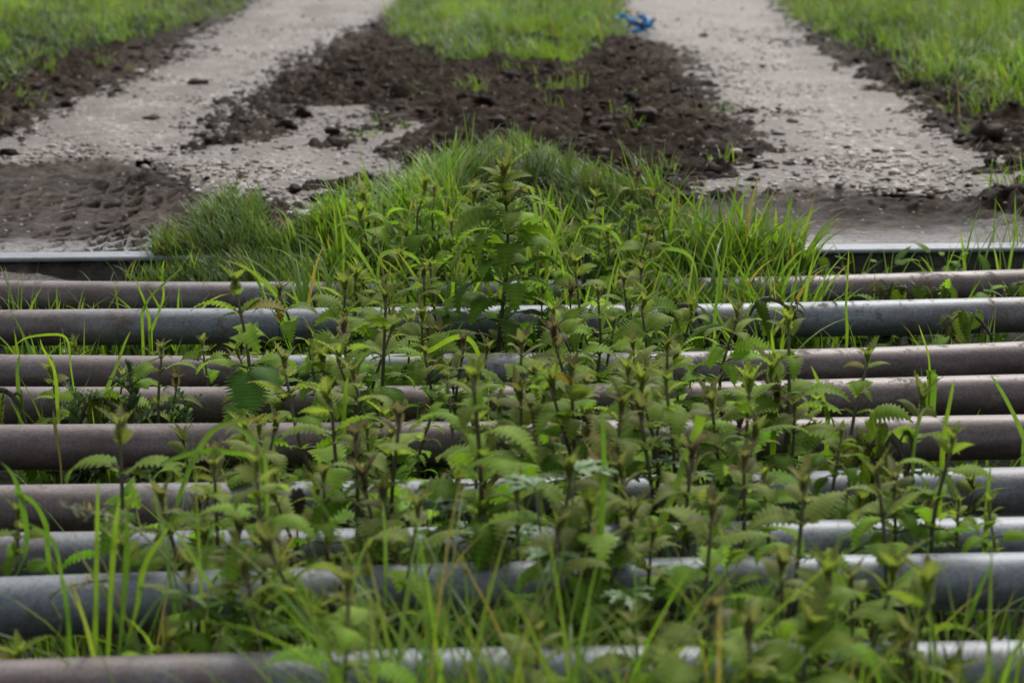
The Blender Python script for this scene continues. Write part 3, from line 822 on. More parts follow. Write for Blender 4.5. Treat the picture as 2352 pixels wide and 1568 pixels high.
hero(1708, 1045, 1690, 1310, gap=7, tiers=5, Lmax=.05)
hero(1890, 1305, 1895, 1560, gap=9, tiers=4, Lmax=.055)
hero(1622, 1385, 1598, 1600, gap=9, tiers=4, Lmax=.055)
hero(792, 1365, 797, 1600, gap=9, tiers=3, Lmax=.042)
hero(2050, 1085, 2038, 1240, gap=7, tiers=4, Lmax=.05, az0=.1, purple=.55, planar=True)
hero(2168, 995, 2166, 1175, gap=7, tiers=3, Lmax=.045, az0=.1, purple=.05)
hero(2205, 1160, 2195, 1265, gap=7, Lmax=.036, purple=.1)
hero(2275, 1150, 2270, 1262, gap=7, Lmax=.036, purple=.05)
hero(372, 800, 364, 905, gap=4, tiers=3, Lmax=.038)
hero(470, 790, 469, 880, gap=3, tiers=3, Lmax=.036)
hero(355, 1240, 350, 1340, gap=7, Lmax=.034, purple=.5)
hero(1022, 1100, 1028, 1230, gap=7, Lmax=.036, purple=.9)
hero(1245, 690, 1242, 800, gap=2, purple=.7)
hero(1405, 745, 1400, 860, gap=3, purple=.3)
hero(1850, 1060, 1852, 1180, gap=6, Lmax=.036, purple=.5)
hero(1850, 850, 1845, 960, gap=5, Lmax=.034, purple=.5, tiers=3) if False else None
hero(790, 760, 790, 900, gap=4, tiers=3, purple=.9)
hero(980, 935, 985, 1060, gap=5, Lmax=.03, purple=.4)
hero(1030, 880, 1030, 970, gap=5, Lmax=.034)
hero(715, 800, 718, 890, gap=4, Lmax=.034, purple=.2)
hero(1760, 1090, 1770, 1180, gap=7, Lmax=.04)
hero(1930, 1000, 1925, 1070, gap=6, Lmax=.04, purple=.2)
hero(40, 1185, 32, 1310, gap=7, Lmax=.045, purple=.2, hue=.7)

# fillers: prototypes, copied
protos = []
for k, (H, ti, Lm, pu) in enumerate([(.10, 3, .050, .3), (.13, 3, .056, .6), (.16, 4, .062, .2), (.18, 4, .064, .7), (.21, 5, .066, .35), (.24, 5, .070, .1), (.12, 4, .058, .1), (.15, 4, .056, .9), (.14, 4, .062, .15), (.20, 4, .068, .1), (.17, 5, .056, .45), (.22, 5, .060, .8), (.12, 3, .066, .0), (.19, 6, .058, .25), (.15, 3, .070, .1), (.25, 6, .062, .5)]):
    rr_ = np.random.default_rng(100 + k)
    st, fo = make_nettle(H, ti + 1, Lm, dx=rr_.normal(0, .03), dy=rr_.normal(0, .03), purple=pu, r=rr_, bare=.2)
    protos.append([st, fo, H, pu, None])
FILL = [(0, 780, 1560, 9, (.05, .14)), (1, 760, 1560, 10, (.04, .10)), (2, 680, 1640, 13, (.03, .09)), (3, 640, 1420, 15, (.02, .09)), (4, 680, 1740, 16, (.01, .08)),
        (5, 700, 1950, 18, (.0, .08)), (6, 640, 2050, 18, (-.01, .08)), (7, 420, 1750, 18, (-.01, .08)), (8, 950, 2150, 21, (-.02, .08)), (9, 1000, 2352, 26, (-.03, .05)), (7, 340, 780, 6, (.0, .07)), (8, 440, 900, 6, (.0, .07)), (6, 380, 660, 4, (-.01, .05)), (5, 380, 700, 4, (-.03, .02)), (10, 1100, 2352, 14, (-.05, .03)),
        (4, 20, 640, 5, (-.02, .02)), (2, 150, 560, 3, (-.05, -.01)), (6, 420, 640, 3, (-.03, .0)), (8, 0, 900, 5, (-.04, .02)), (6, 2050, 2330, 3, (-.06, -.02))]
fr = np.random.default_rng(21)
for (g, u0, u1, n, (h0, h1)) in FILL:
    for k in range(n):
        u = u0 + (u1 - u0) * (k + fr.uniform(.1, .9)) / n
        x = (u - 1176) / FPX * 2.4
        for _ in range(3):
            y = row_y(g, x); x = (u - 1176) / FPX * y
        if g in (2, 3) and 1035 < u < 1265: continue
        if g == 1 and 1080 < u < 1220: continue
        y += fr.uniform(-.045, .045)
        zb = gz1(x, y)
        h1_ = h1 if not (g in (4, 5) and 1035 < u < 1265) else h0 + .03
        H = h0 - .01 + (h1_ - h0) * 1.5 * fr.random() ** 1.5 - zb
        p = min(protos, key=lambda p: abs(p[2] - H) + fr.uniform(0, .05))
        if p[4] is None:
            e = empty('nettle_plant', (0, 0, 0)); p[0].obj('stem', M_STEM, e); p[1].obj('foliage', M_LEAF, e); p[4] = e
        else:
            e = copy_tree(p[4])
        e.location = (x, y, zb); s = H / p[2]; s = float(np.clip(s, .7, 1.45))
        e.scale = (min(s, 1.2), min(s, 1.2), s)
        e.rotation_euler = (fr.normal(0, .15), fr.normal(0, .15), fr.uniform(0, 6.28))
        NETTLES.append([e, g, x / y, ('tall ' if H > .31 else 'short ' if H < .2 else '') + ('purple-topped' if p[3] > .5 else 'green-topped')])

ORD = 'first second third fourth fifth sixth seventh eighth ninth tenth eleventh twelfth thirteenth fourteenth fifteenth sixteenth seventeenth eighteenth nineteenth twentieth'.split()
for tens, ten in (('twenty', 'twentieth'), ('thirty', 'thirtieth'), ('forty', 'fortieth'), ('fifty', 'fiftieth'), ('sixty', 'sixtieth'), ('seventy', 'seventieth'), ('eighty', 'eightieth')):
    if ten != 'twentieth': ORD.append(ten)
    ORD += [tens + '-' + w for w in ORD[:9]]
def where(gap):
    if gap == 9: return 'in front of the nearest pipe'
    if gap >= 10: return 'at the bottom edge of view'
    if gap == 0: return 'just behind the farthest pipe'
    if gap == 8: return 'just behind the nearest pipe'
    return 'just behind the %s pipe from the back' % ORD[gap]
def label_rows(items, noun, cat, group):
    for g in range(0, 11):
        row = sorted([it for it in items if it[1] == g], key=lambda it: it[2])
        for k, it in enumerate(row):
            tag(it[0], '%s %s, %s from left, rooted %s' % (it[3], noun, ORD[k], where(g)), cat, group)
label_rows(NETTLES, 'nettle', 'nettle', 'stinging nettles growing up between the pipes')
print('nettles', len(NETTLES))

# ------------------------------------------------------------------ wilted nettles, thistles, lobed and spotted leaves
def wilted(u, v, gap, H, look, dz=0.0):
    y = row_y(gap, (u - 1176) / FPX * 2.9); p = at_y(u, v, y)
    rr_ = np.random.default_rng(int(u) + gap)
    st, fo = make_nettle(H, 5, .05, purple=.3, r=rr_, bare=.15, hue=.42, wilt=.62, wide=.45)
    zb = gz1(p[0], y)
    e = empty('wilted_nettle', (p[0], y, zb))
    e.scale = (1, 1, max(1.0, (p[2] - zb) / (H * .45)))
    st.obj('stem', M_STEM, e); fo.obj('foliage', M_LEAF, e)
    tag(e, look, 'wilted nettle', 'drooping dead-looking nettles'); return e
wilted(1690, 690, 2, .2, 'dark wilted nettle drooping behind the tall purple-tipped one right of centre')
wilted(1640, 705, 2, .17, 'small dark wilted nettle beside the larger drooping one')
wilted(2300, 725, 2, .2, 'dark shrivelled nettle drooping at the right edge between pipes')
wilted(2290, 655, 1, .16, 'shrivelled nettle heap lying at the far right gap')
wilted(2200, 668, 1, .12, 'flattened wilted nettle lying before the farthest pipe at right')
wilted(2100, 660, 1, .12, 'flattened wilted nettle left of the heap at far right')
wilted(1900, 590, 0, .16, 'dark wilted nettle between the edge bar and farthest pipe at right')
wilted(85, 900, 4, .2, 'drooping brown-leaved nettle at the left edge of the grid')
wilted(150, 925, 4, .18, 'drooping olive nettle beside the brown-leaved one at left edge')
wilted(2120, 1010, 6, .16, 'limp dark-stemmed nettle lying between right-hand pipes')
wilted(2080, 785, 3, .12, 'small withered nettle between second and third pipes at right') if False else None

def thistle(u, v, gap, H, n, look):
    y = row_y(gap, (u - 1176) / FPX * 2.5); p = at_y(u, v, y); zb = gz1(p[0], y)
    H = p[2] - zb
    e = empty('thistle', (p[0], y, zb)); st, fo = MB(), MB()
    rr_ = np.random.default_rng(int(u))
    tube(st, [(0, 0, 0), (0.004, 0, H * .5), (0, 0, H)], [.0035, .003, .002], 7, np.tile([.06, .085, .035], (3, 1)))
    a = 0
    for k in range(n):
        q = (k + 1) / n; a += 2.4
        s = np.interp(q, [0, .5, 1], [.075, .062, .030]) * rr_.uniform(.85, 1.1)
        c = lerp((.050, .10, .045), (.10, .15, .075), rr_.uniform())
        for lay in range(2):
            leaf(fo, s, s * (.48 if lay == 0 else .34), 6 if lay == 0 else 5, np.interp(q, [0, 1], [R(25), R(72)]) + rr_.normal(0, .1), R(40), a + rr_.normal(0, .1), (0, 0, H * (.25 + .75 * q) + lay * .003), c, (.22, .26, .17), fold=.5 if lay == 0 else 1.1, quilt=.07, notch=.42, curl=-.1, base=.55, cord=0)
    st.obj('stem', M_STEM, e); fo.obj('foliage', M_THISTLE, e)
    tag(e, look, 'thistle', 'young spiny thistles'); return e
thistle(300, 862, 4, .2, 15, 'upright spiny grey-green thistle left of the broad-leaved nettle')
thistle(175, 918, 4, .16, 9, 'low pale spiny thistle left of the upright one')
thistle(425, 935, 4, .12, 9, 'low dark spiny thistle right of the upright one')
thistle(225, 930, 4, .12, 7, 'small pale thistle between the two low ones')

def lobed(u, v, gap, n, size, look, seed):
    y = row_y(gap, (u - 1176) / FPX * 2.0); p = at_y(u, v, y); zb = gz1(p[0], y)
    e = empty('lobed_plant', (p[0], y, zb)); st, fo = MB(), MB(); rr_ = np.random.default_rng(seed)
    Hh = p[2] - zb
    for k in range(n):
        a = k * 2.4 + rr_.normal(0, .3); q = rr_.uniform(.75, 1.05); rad = rr_.uniform(.01, .045)
        top = np.array([math.cos(a) * rad, math.sin(a) * rad, Hh * q])
        tube(st, [(0, 0, 0), top * np.array([.3, .3, .6]), top], [.0016, .0013, .0011], 5, np.tile([.06, .07, .03], (3, 1)))
        c = lerp((.04, .105, .022), (.08, .155, .035), rr_.uniform())
        for w in range(5):
            aa = a + (w - 2) * .62
            leaf(fo, size * (1 - .12 * abs(w - 2)), size * .52, 4, R(22) + rr_.normal(0, .12), R(48), aa, top, c, lerp(c, (.2, .26, .16), .4), fold=.35, quilt=.03, notch=.6, base=.9, cord=0)
    st.obj('stem', M_STEM, e); fo.obj('foliage', M_THISTLE, e)
    tag(e, look, 'plant', 'plants with deeply lobed leaves'); return e
lobed(1285, 1110, 8, 4, .042, 'grey-green plant with deeply lobed leaves amid centre nettles', 1)
lobed(1430, 1215, 8, 3, .038, 'pale green lobed-leaf plant right of the similar one', 2)
lobed(1130, 1130, 7, 5, .04, 'low lobed-leaf plant left of the two larger ones', 3)
lobed(1600, 1030, 6, 5, .034, 'small lobed-leaf plant under the bright green nettle', 4)

def dock(u, v, gap, leaves, look, mat):
    y = row_y(gap, (u - 1176) / FPX * 2.0); p = at_y(u, v, y); zb = gz1(p[0], y)
    e = empty('broad_leaved_plant', (p[0], y, zb)); st, fo = MB(), MB()
    tube(st, [(0, 0, 0), (0, 0, .02), (0, 0, .03)], .004, 7, np.tile([.08, .09, .04], (3, 1)))
    for (Ln, W, pit, dr, a, c) in leaves:
        leaf(fo, Ln, W, 16, pit, dr, a, (0, 0, .015), c, None, fold=.3, quilt=.006, notch=.97, base=.6, cord=0)
    st.obj('stem', M_STEM, e); fo.obj('foliage', mat, e)
    tag(e, look, 'plant'); return e
dock(1668, 1100, 6, [(.20, .062, R(76), R(14), R(170), (.075, .155, .035)), (.13, .05, R(60), R(50), R(20), (.07, .13, .03)), (.12, .045, R(55), R(40), R(250), (.06, .12, .03))], 'broad upright leaf with white spots behind the bright green nettle', M_SPOT)
dock(1835, 1040, 6, [(.16, .058, R(72), R(30), R(80), (.12, .18, .02)), (.10, .04, R(50), R(60), R(200), (.09, .15, .025))], 'yellow-green broad-leaved plant right of the spotted leaf', M_LEAF)
dock(1980, 1165, 7, [(.12, .03, R(35), R(55), R(5), (.09, .19, .03)), (.12, .03, R(30), R(50), R(185), (.08, .17, .03))], 'bright flat-leaved plant lying along the third pipe from front', M_LEAF)

# ------------------------------------------------------------------ grass
def ribbons(mb, base, az, Ln, W, lean, curve, S=4, fold=0.0, col=None, tipc=None, twist=0.0, power=1.0):
    """many blades at once; arrays of n"""
    n = len(az); s = np.linspace(0, 1, S + 1)
    th = lean[:, None] + curve[:, None] * s[None] ** power
    th = np.minimum(th, 2.9)
    dirs = np.stack([np.sin(th) * np.cos(az)[:, None], np.sin(th) * np.sin(az)[:, None], np.cos(th)], -1)
    step = (Ln / S)[:, None, None]
    mid = 0.5 * (dirs[:, 1:] + dirs[:, :-1]) * step
    P = np.concatenate([np.zeros((n, 1, 3)), np.cumsum(mid, 1)], 1) + base[:, None]
    tw = np.broadcast_to(np.asarray(twist, float), (n,))[:, None] * s[None]
    side = np.stack([-np.sin(az), np.cos(az), np.zeros(n)], -1)[:, None] * np.ones((1, S + 1, 1))
    nor = np.cross(side, dirs)
    sd = side * np.cos(tw)[..., None] + nor * np.sin(tw)[..., None]
    nr = np.cross(sd, dirs)
    w = W[:, None] * np.minimum(1, .6 + s * 2.5)[None] * (1 - s[None] ** 2.6) * .5 + 0.0001
    cc = np.tile(np.asarray(col)[:, None], (1, S + 1, 1))
    if tipc is not None:
        k = (s ** 5)[None, :, None]; cc = cc * (1 - k) + np.asarray(tipc)[:, None] * k
    if fold:
        V = np.stack([P - sd * w[..., None] + nr * (w * fold)[..., None], P, P + sd * w[..., None] + nr * (w * fold)[..., None]], 2)
        c = 3
    else:
        V = np.stack([P - sd * w[..., None], P + sd * w[..., None]], 2); c = 2
    CC = np.repeat(cc[:, :, None], c, 2)
    b = (np.arange(n) * (S + 1) * c)[:, None, None]; i = (np.arange(S) * c)[None, :, None]; j = np.arange(c - 1)[None, None]
    Q = np.stack([b + i + j, b + i + j + 1, b + i + c + j + 1, b + i + c + j], -1).reshape(-1, 4)
    mb.add(V.reshape(-1, 3), Q, None, CC.reshape(-1, 3))

G1 = np.array([0.070, 0.150, 0.020]); G2 = np.array([0.125, 0.235, 0.030]); G3 = np.array([0.175, 0.240, 0.070]); G4 = np.array([0.22, 0.19, 0.09])
def gcols(n, r, lo=0.0, hi=1.0, dead=.07):
    t = r.uniform(lo, hi, n)[:, None]
    c = G1 * (1 - t) + G2 * t
    m = (r.random(n) < .25)[:, None]; c = np.where(m, c * .6 + G3 * .4, c)
    m = (r.random(n) < dead)[:, None]; c = np.where(m, G4[None], c)
    return c * r.uniform(.8, 1.2, n)[:, None]
def scatter(poly, n, r, patch=1.0, soft=0.06, xlim=(-4, 4), ylim=(0, 24), by_dist=True):
    p = np.array(poly); lo, hi = p.min(0) - .1, p.max(0) + .1
    lo = np.maximum(lo, [xlim[0], ylim[0]]); hi = np.minimum(hi, [xlim[1], ylim[1]])
    xs, ys = [], []
    got = 0
    while got < n:
        x = r.uniform(lo[0], hi[0], 40000); y = r.uniform(lo[1], hi[1], 40000)
        if by_dist: keep0 = r.random(40000) < (lo[1] / y) ** 1.3
        else: keep0 = np.ones(40000, bool)
        d = sdf(poly, x + .06 * fbm(x * 5, y * 5, 2), y + .22 * fbm(x * 3.3, y * 3.3 + 7, 3))
        k = keep0 & (d > -soft * r.random(40000))
        # clumps
        cl = fbm(x * 4.2 + 31, y * 4.2, 3)
        k &= r.random(40000) < np.clip(.50 + .5 * (1 - patch) + patch * (1.9 * cl + 1.2 * fbm(x * 10, y * 8, 2)) + d * .9, .05, 1)
        xs.append(x[k]); ys.append(y[k]); got += k.sum()
    return np.concatenate(xs)[:n], np.concatenate(ys)[:n]
def lawn(name, poly, n, label, lng=(.05, .12), wid=(.0025, .0042), seed=1, lean=.5, lo=.1, hi=1, dead=.09, clump=1.1, **kw):
    r = np.random.default_rng(seed); x, y = scatter(poly, n, r, **kw)
    zz = gz(x, y) - .004
    cl = fbm(x * 3.0 + 5, y * 3.0, 2)
    Ln = r.uniform(lng[0], lng[1], n) * np.clip(1 + clump * cl, .35, 1.6)
    az = r.uniform(0, 2 * np.pi, n) * .6 + 2.5 * fbm(x * 2.5, y * 2.5, 2) + 1.0
    m = MB()
    cc = gcols(n, r, lo, hi, dead) * np.clip(1 + .8 * fbm(x * 2.2 + 9, y * 2.2, 3), .55, 1.6)[:, None]
    yl = .6 * np.clip(.5 + 1.3 * fbm(x * 1.1 + 3, y * .9, 2), 0, 1)[:, None]; cc = cc * (1 - .45 * yl) + .45 * yl * (cc * .4 + G3 * .55)
    ribbons(m, np.stack([x, y, zz], 1), az, Ln, r.uniform(*wid, n), np.abs(r.normal(0, lean, n)), r.uniform(.2, 1.3, n), 4, 0, cc)
    o = m.obj(name, M_LAWN); tag(o, label, None, None, 'stuff'); return o
lawn('grass', TURF['middle'], 30000, 'short green grass on the strip between the two wheel tracks', (.05, .105), (.003, .0048), 1, ylim=(0, 19), lo=.2)
lawn('grass', TURF['left'], 22000, 'green grass on the left verge beyond the bare soil', (.05, .11), (.003, .0048), 2, xlim=(-3.6, 0), ylim=(0, 18), lo=.1)
lawn('grass', TURF['right'], 34000, 'green grass on the right verge beyond the track', (.06, .14), (.003, .005), 3, xlim=(0, 4.2), ylim=(0, 18))
lawn('grass', MOUND, 9000, 'fine green grass on the low mound behind the tallest nettle', (.035, .07), (.002, .0038), 4, clump=.45, patch=.6, lean=.65, by_dist=False, soft=.03, hi=.45)
lawn('grass', NEARL, 4600, 'dark green grass clump at the left end of the mound over the steel edge', (.035, .072), (.0025, .005), 5, clump=.3, patch=.15, lean=.5, by_dist=False, soft=.03, lo=.3, hi=1)
lawn('grass', MIDBAR, 3600, 'green grass hiding the middle of the steel edge bar', (.05, .11), (.0025, .005), 6, lean=.5, by_dist=False, soft=.03, hi=.9)
# sparse shoots on the bare soil are single small tufts
TUFTS = []
TNAME = 'grass_tuft'
def tuft(x, y, z, n, lng, wid, r, lean=.25, curve=(.2, 1.3), spread=.012, S=9, lo=.3, hi=1, dead=.04, az=None, name='grass_tuft'):
    m = MB()
    base = np.stack([r.normal(0, spread, n), r.normal(0, spread, n), np.zeros(n) - .005], 1)
    a = r.uniform(0, 2 * np.pi, n) if az is None else az + r.normal(0, .7, n)
    Ln = r.uniform(*lng, n)
    c = gcols(n, r, lo, hi, dead)
    tp = np.where((r.random(n) < .3)[:, None], G4[None], c)
    ribbons(m, base, a, Ln, r.uniform(*wid, n), np.abs(r.normal(0, lean, n)), r.uniform(*curve, n), S, .35, c, tp, r.normal(0, 1.0, n), 1.6)
    o = m.obj(name, M_GRASS); o.location = (x, y, z); return o
tr = np.random.default_rng(55)
ROWS = [  # gap, u0, u1, count, blades, length range above ground, width
 (0, 740, 1560, 28, (9, 17), (.09, .20), (.005, .0095)), (0, 1540, 1860, 18, (12, 19), (.10, .21), (.005, .0105)), (1, 1520, 1900, 8, (9, 15), (.11, .21), (.005, .0095)), (0, 1850, 2340, 8, (4, 8), (.06, .14), (.003, .006)),
 (0, 240, 420, 5, (7, 12), (.05, .11), (.002, .0045)), (1, 0, 460, 13, (11, 19), (.07, .16), (.003, .007)), (1, 640, 1880, 30, (10, 16), (.13, .25), (.005, .0095)), (1, 1880, 2340, 6, (4, 7), (.08, .15), (.003, .006)),
 (2, 0, 480, 13, (10, 17), (.08, .18), (.004, .008)), (2, 700, 1760, 16, (7, 12), (.15, .27), (.004, .009)), (2, 1780, 2352, 13, (5, 10), (.10, .18), (.004, .0075)),
 (3, 700, 1300, 5, (3, 6), (.14, .22), (.005, .009)), (3, 1500, 2340, 4, (2, 4), (.12, .18), (.003, .006)),
 (4, 20, 460, 9, (4, 8), (.13, .23), (.005, .009)), (4, 700, 1800, 8, (3, 6), (.14, .22), (.005, .009)), (4, 1850, 2340, 10, (3, 6), (.12, .20), (.004, .007)),
 (5, 700, 1700, 6, (3, 5), (.14, .24), (.004, .008)), (5, 1900, 2352, 6, (4, 7), (.12, .22), (.004, .008)), (5, 20, 600, 5, (3, 6), (.14, .24), (.005, .009)),
 (6, 0, 620, 8, (4, 8), (.16, .28), (.005, .009)), (6, 700, 2000, 7, (3, 5), (.14, .24), (.004, .008)),
 (7, 0, 500, 9, (4, 8), (.17, .30), (.005, .010)), (7, 800, 1900, 7, (3, 6), (.15, .25), (.004, .008)),
 (8, 180, 420, 4, (6, 9), (.26, .36), (.005, .009)), (8, 650, 1300, 7, (6, 10), (.25, .36), (.0025, .006)), (8, 1300, 2352, 9, (6, 10), (.20, .32), (.003, .007)),
 (9, 380, 800, 5, (4, 8), (.24, .34), (.003, .006)), (9, 800, 1350, 10, (11, 17), (.29, .40), (.003, .0065)), (9, 1350, 2352, 24, (11, 18), (.26, .36), (.003, .0065)), (10, 700, 2352, 22, (14, 22), (.24, .35), (.002, .005)), (9, 800, 1300, 6, (12, 18), (.3, .4), (.002, .0045))]
for (g, u0, u1, n, nb, lng, wid) in ROWS:
    for k in range(n):
        u = u0 + (u1 - u0) * (k + tr.uniform(.05, .95)) / n
        x = (u - 1176) / FPX * 2.4
        for _ in range(3):
            y = row_y(g, x); x = (u - 1176) / FPX * y
        if g in (2, 3) and 1035 < u < 1265: continue
        y += tr.uniform(-.05, .05)
        ln = tr.uniform(.8, 1.15)
        o = tuft(x, y, gz1(x, y), int(tr.integers(*nb)), (lng[0] * ln, lng[1] * ln), wid, tr, lean=.3)
        TUFTS.append([o, g, x / y, ('long-bladed' if lng[1] * ln > .22 else 'short') + ' green'])
label_rows(TUFTS, 'grass tuft', 'grass tuft', 'grass tufts growing between the pipes')
print('tufts', len(TUFTS))
# tufts on the bare soil
SOIL_TUFTS = [(1100, 228, 22, .09, 'bright grass tuft on bare soil below the middle grass strip'), (1068, 226, 8, .05, 'tiny grass shoot left of the bright tuft on bare soil'), (1312, 225, 14, .08, 'bright grass tuft on bare soil right of centre'),
 (1272, 270, 8, .07, 'small upright grass shoot on soil behind the grassy mound'), (1462, 225, 12, .05, 'low pale grass tuft on soil before the right track'), (1425, 300, 6, .05, 'thin yellowish shoot on soil left of the right track'),
 (1492, 220, 5, .04, 'smallest grass shoot at the soil edge by the right track'), (840, 310, 12, .06, 'ragged grass tuft on pale gravel left of the mound'), (755, 385, 10, .06, 'grass sprig rooted in a dark clod on the left gravel'), (800, 392, 6, .05, 'thin grass sprig beside the dark clod on gravel'),
 (35, 165, 26, .12, 'grass clump on dark soil at the far left edge'), (110, 190, 14, .08, 'pale grass clump on the dark soil at left'), (40, 235, 18, .09, 'lower grass clump at the left edge of the soil'), (225, 160, 14, .07, 'grass clump on soil beside the left track'), (285, 100, 20, .09, 'pale grass clump at the soil margin near the left track'),
 (2290, 265, 60, .14, 'isolated bushy grass tuft on soil at the right edge'), (2330, 440, 34, .13, 'dark matted grass tuft at right edge by the hollow'), (2345, 500, 30, .12, 'matted grass tuft right of the wet steel edge'), (2340, 560, 20, .1, 'limp grass tuft over the right end of the steel edge'), (1170, 175, 12, .07, 'pale grass wisp at the near end of the middle strip'),
 (1230, 150, 40, .12, 'bushy grass tuft at the near right corner of the middle strip'), (1310, 150, 40, .12, 'rightmost bushy tuft ending the middle grass strip'), (2170, 175, 40, .13, 'bushy tuft at the near corner of the right verge'),
 (1585, 555, 30, .06, 'dark mossy tuft by the left end of the right hollow')]
for k, (u, v, n, h, lab) in enumerate(SOIL_TUFTS):
    p = on_plane(u, v, .06)
    r_ = np.random.default_rng(300 + k)
    o = tuft(p[0], p[1], gz1(p[0], p[1]), n, (h * .5, h * 1.05), (.002, .0045), r_, lean=.45, spread=.012 + .0007 * n, S=5)
    tag(o, lab, 'grass tuft', 'grass tufts on the bare soil')

sr = np.random.default_rng(91); spr = []
for (u0, u1, v0, v1, n) in [(900, 1560, 150, 300, 16), (640, 960, 215, 320, 6), (0, 330, 120, 290, 12), (1380, 1700, 230, 400, 8), (2050, 2340, 180, 330, 7)]:
    for k in range(n):
        p = on_plane(sr.uniform(u0, u1), sr.uniform(v0, v1), .06)
        nb = int(sr.integers(4, 16)); h = sr.uniform(.03, .07)
        spr.append((p[0] / p[1], tuft(p[0], p[1], gz1(p[0], p[1]), nb, (h * .5, h * 1.1), (.002, .004), sr, lean=.6, spread=.012, S=4, lo=.5)))
for k, (_, o) in enumerate(sorted(spr, key=lambda q: q[0])):
    tag(o, 'tiny green sprig on the bare dark soil, %s of the sprigs counted from left' % ORD[k], 'grass sprig', 'grass sprigs on the bare soil')

# single long blades that stand out
BLADES = []
def px_blade(pts, gap, wid, lab, tw=0.2, dY=0.0, col=None, tip=None, y=None, cut=False):
    pts = np.array(pts, float); n = 34
    d = np.concatenate([[0], np.cumsum(np.hypot(*np.diff(pts, axis=0).T))]); d /= d[-1]
    t = np.linspace(0, 1, n)
    # Catmull-like smoothing
    uv = []
    for tt in t:
        k = min(max(int(np.searchsorted(d, tt, 'right')) - 1, 0), len(pts) - 2)
        w = (tt - d[k]) / (d[k + 1] - d[k] + 1e-9)
        p0, p1, p2, p3 = pts[max(k - 1, 0)], pts[k], pts[k + 1], pts[min(k + 2, len(pts) - 1)]
        uv.append(.5 * (2 * p1 + (p2 - p0) * w + (2 * p0 - 5 * p1 + 4 * p2 - p3) * w * w + (3 * p1 - p0 - 3 * p2 + p3) * w ** 3))
    uv = np.array(uv)
    for _ in range(4): uv[1:-1] = .25 * uv[:-2] + .5 * uv[1:-1] + .25 * uv[2:]
    y0 = row_y(gap, (pts[0, 0] - 1176) / FPX * 2.4) if y is None else y
    P = np.array([at_y(u, v, y0 + dY * s) for (u, v), s in zip(uv, t)])
    # carry the foot down to the soil
    zb = gz1(P[0, 0], P[0, 1])
    if P[0, 2] > zb:
        k = 6; foot = np.array([P[0, 0] - (P[3, 0] - P[0, 0]) * .5, P[0, 1], zb - .005])
        P = np.concatenate([foot[None] + (P[0] - foot)[None] * np.linspace(0, 1, k, endpoint=False)[:, None], P])
    n = len(P); t = np.linspace(0, 1, n)
    T = np.gradient(P, axis=0); T /= np.linalg.norm(T, axis=1)[:, None]
    view = P - np.array([0, 0, CAM_H]); view /= np.linalg.norm(view, axis=1)[:, None]
    sd = np.cross(T, view); sd /= np.linalg.norm(sd, axis=1)[:, None]
    nr = np.cross(sd, T)
    a = tw + .9 * np.sin(t * 2.6 + tw * 3)
    sd = sd * np.cos(a)[:, None] + nr * np.sin(a)[:, None]; nr = np.cross(sd, T)
    w = wid * .5 * np.minimum(1, .5 + t * 2.2) * ((1 - t ** 3.2) if not cut else np.ones(n)) + .0001
    V = np.stack([P - sd * w[:, None] + nr * w[:, None] * .3, P, P + sd * w[:, None] + nr * w[:, None] * .3], 1)
    i = (np.arange(n - 1) * 3)[:, None]; j = np.arange(2)[None]
    Q = np.stack([i + j, i + j + 1, i + 3 + j + 1, i + 3 + j], -1).reshape(-1, 4)
    c = np.array(col if col is not None else (.13, .23, .03)); C = np.tile(c, (n, 3, 1))
    if tip is not None:
        k = (t ** 6)[:, None, None]; C = C * (1 - k) + np.array(tip) * k
    org = P[0].copy(); m = MB(); m.add(V.reshape(-1, 3) - org, Q, None, C.reshape(-1, 3))
    o = m.obj('long_grass', M_GRASS); o.location = org
    tag(o, lab, 'grass blade', 'long single grass blades', 'thing'); return o
YG = (.15, .26, .03); PG = (.12, .22, .06); DG = (.08, .17, .025); BR = (.25, .17, .08)
px_blade([(1120, 930), (1110, 860), (1085, 785), (1050, 772), (1005, 795), (965, 815), (890, 818)], 4, .010, 'long blade arching left over the broad nettle leaf at centre', .5, .03, YG)
px_blade([(787, 1020), (788, 950), (795, 880), (800, 862)], 5, .011, 'bright upright blade before the fourth pipe left of centre', .1, 0, YG)
px_blade([(1515, 1200), (1545, 1130), (1575, 1040), (1600, 985), (1608, 955)], 7, .012, 'broad yellow-green blade leaning right at right of centre', .1, 0, YG, cut=True)
px_blade([(385, 1215), (420, 1110), (450, 1040), (490, 985), (530, 970), (635, 955)], 7, .008, 'blade bending right across the fifth pipe with brown tip', .6, 0, DG, BR)
px_blade([(610, 1170), (606, 1100), (602, 1045), (560, 990), (530, 978), (518, 1000)], 7, .009, 'pale blade arching left over the fifth pipe', .9, 0, PG)
px_blade([(600, 1050), (540, 1042), (470, 1035), (380, 1060), (330, 1090)], 7, .007, 'flat-lying blade crossing in front of the fifth pipe', .7, 0, DG)
px_blade([(250, 895), (270, 840), (300, 770), (385, 705)], 3, .008, 'long blade leaning right between second and fourth pipes at left', .2, 0, YG) if False else None
px_blade([(240, 905), (290, 860), (330, 835), (388, 813)], 4, .006, 'narrow brown-tipped blade leaning right over the third pipe at left', .2, 0, YG, BR)
px_blade([(245, 890), (262, 850), (285, 790), (300, 760)], 4, .008, 'upright blade crossing the third pipe at left', .1, 0, YG)
px_blade([(128, 880), (120, 840), (98, 800), (92, 778)], 4, .007, 'curved blade leaning left across the third pipe', .1, 0, YG)
px_blade([(168, 890), (162, 850), (157, 800), (145, 770), (60, 775), (30, 800)], 4, .006, 'blade folded over the third pipe at far left', .3, 0, YG)
px_blade([(40, 880), (38, 850), (44, 818), (45, 812)], 4, .008, 'short pointed blade against the third pipe at the left edge', .1, 0, DG)
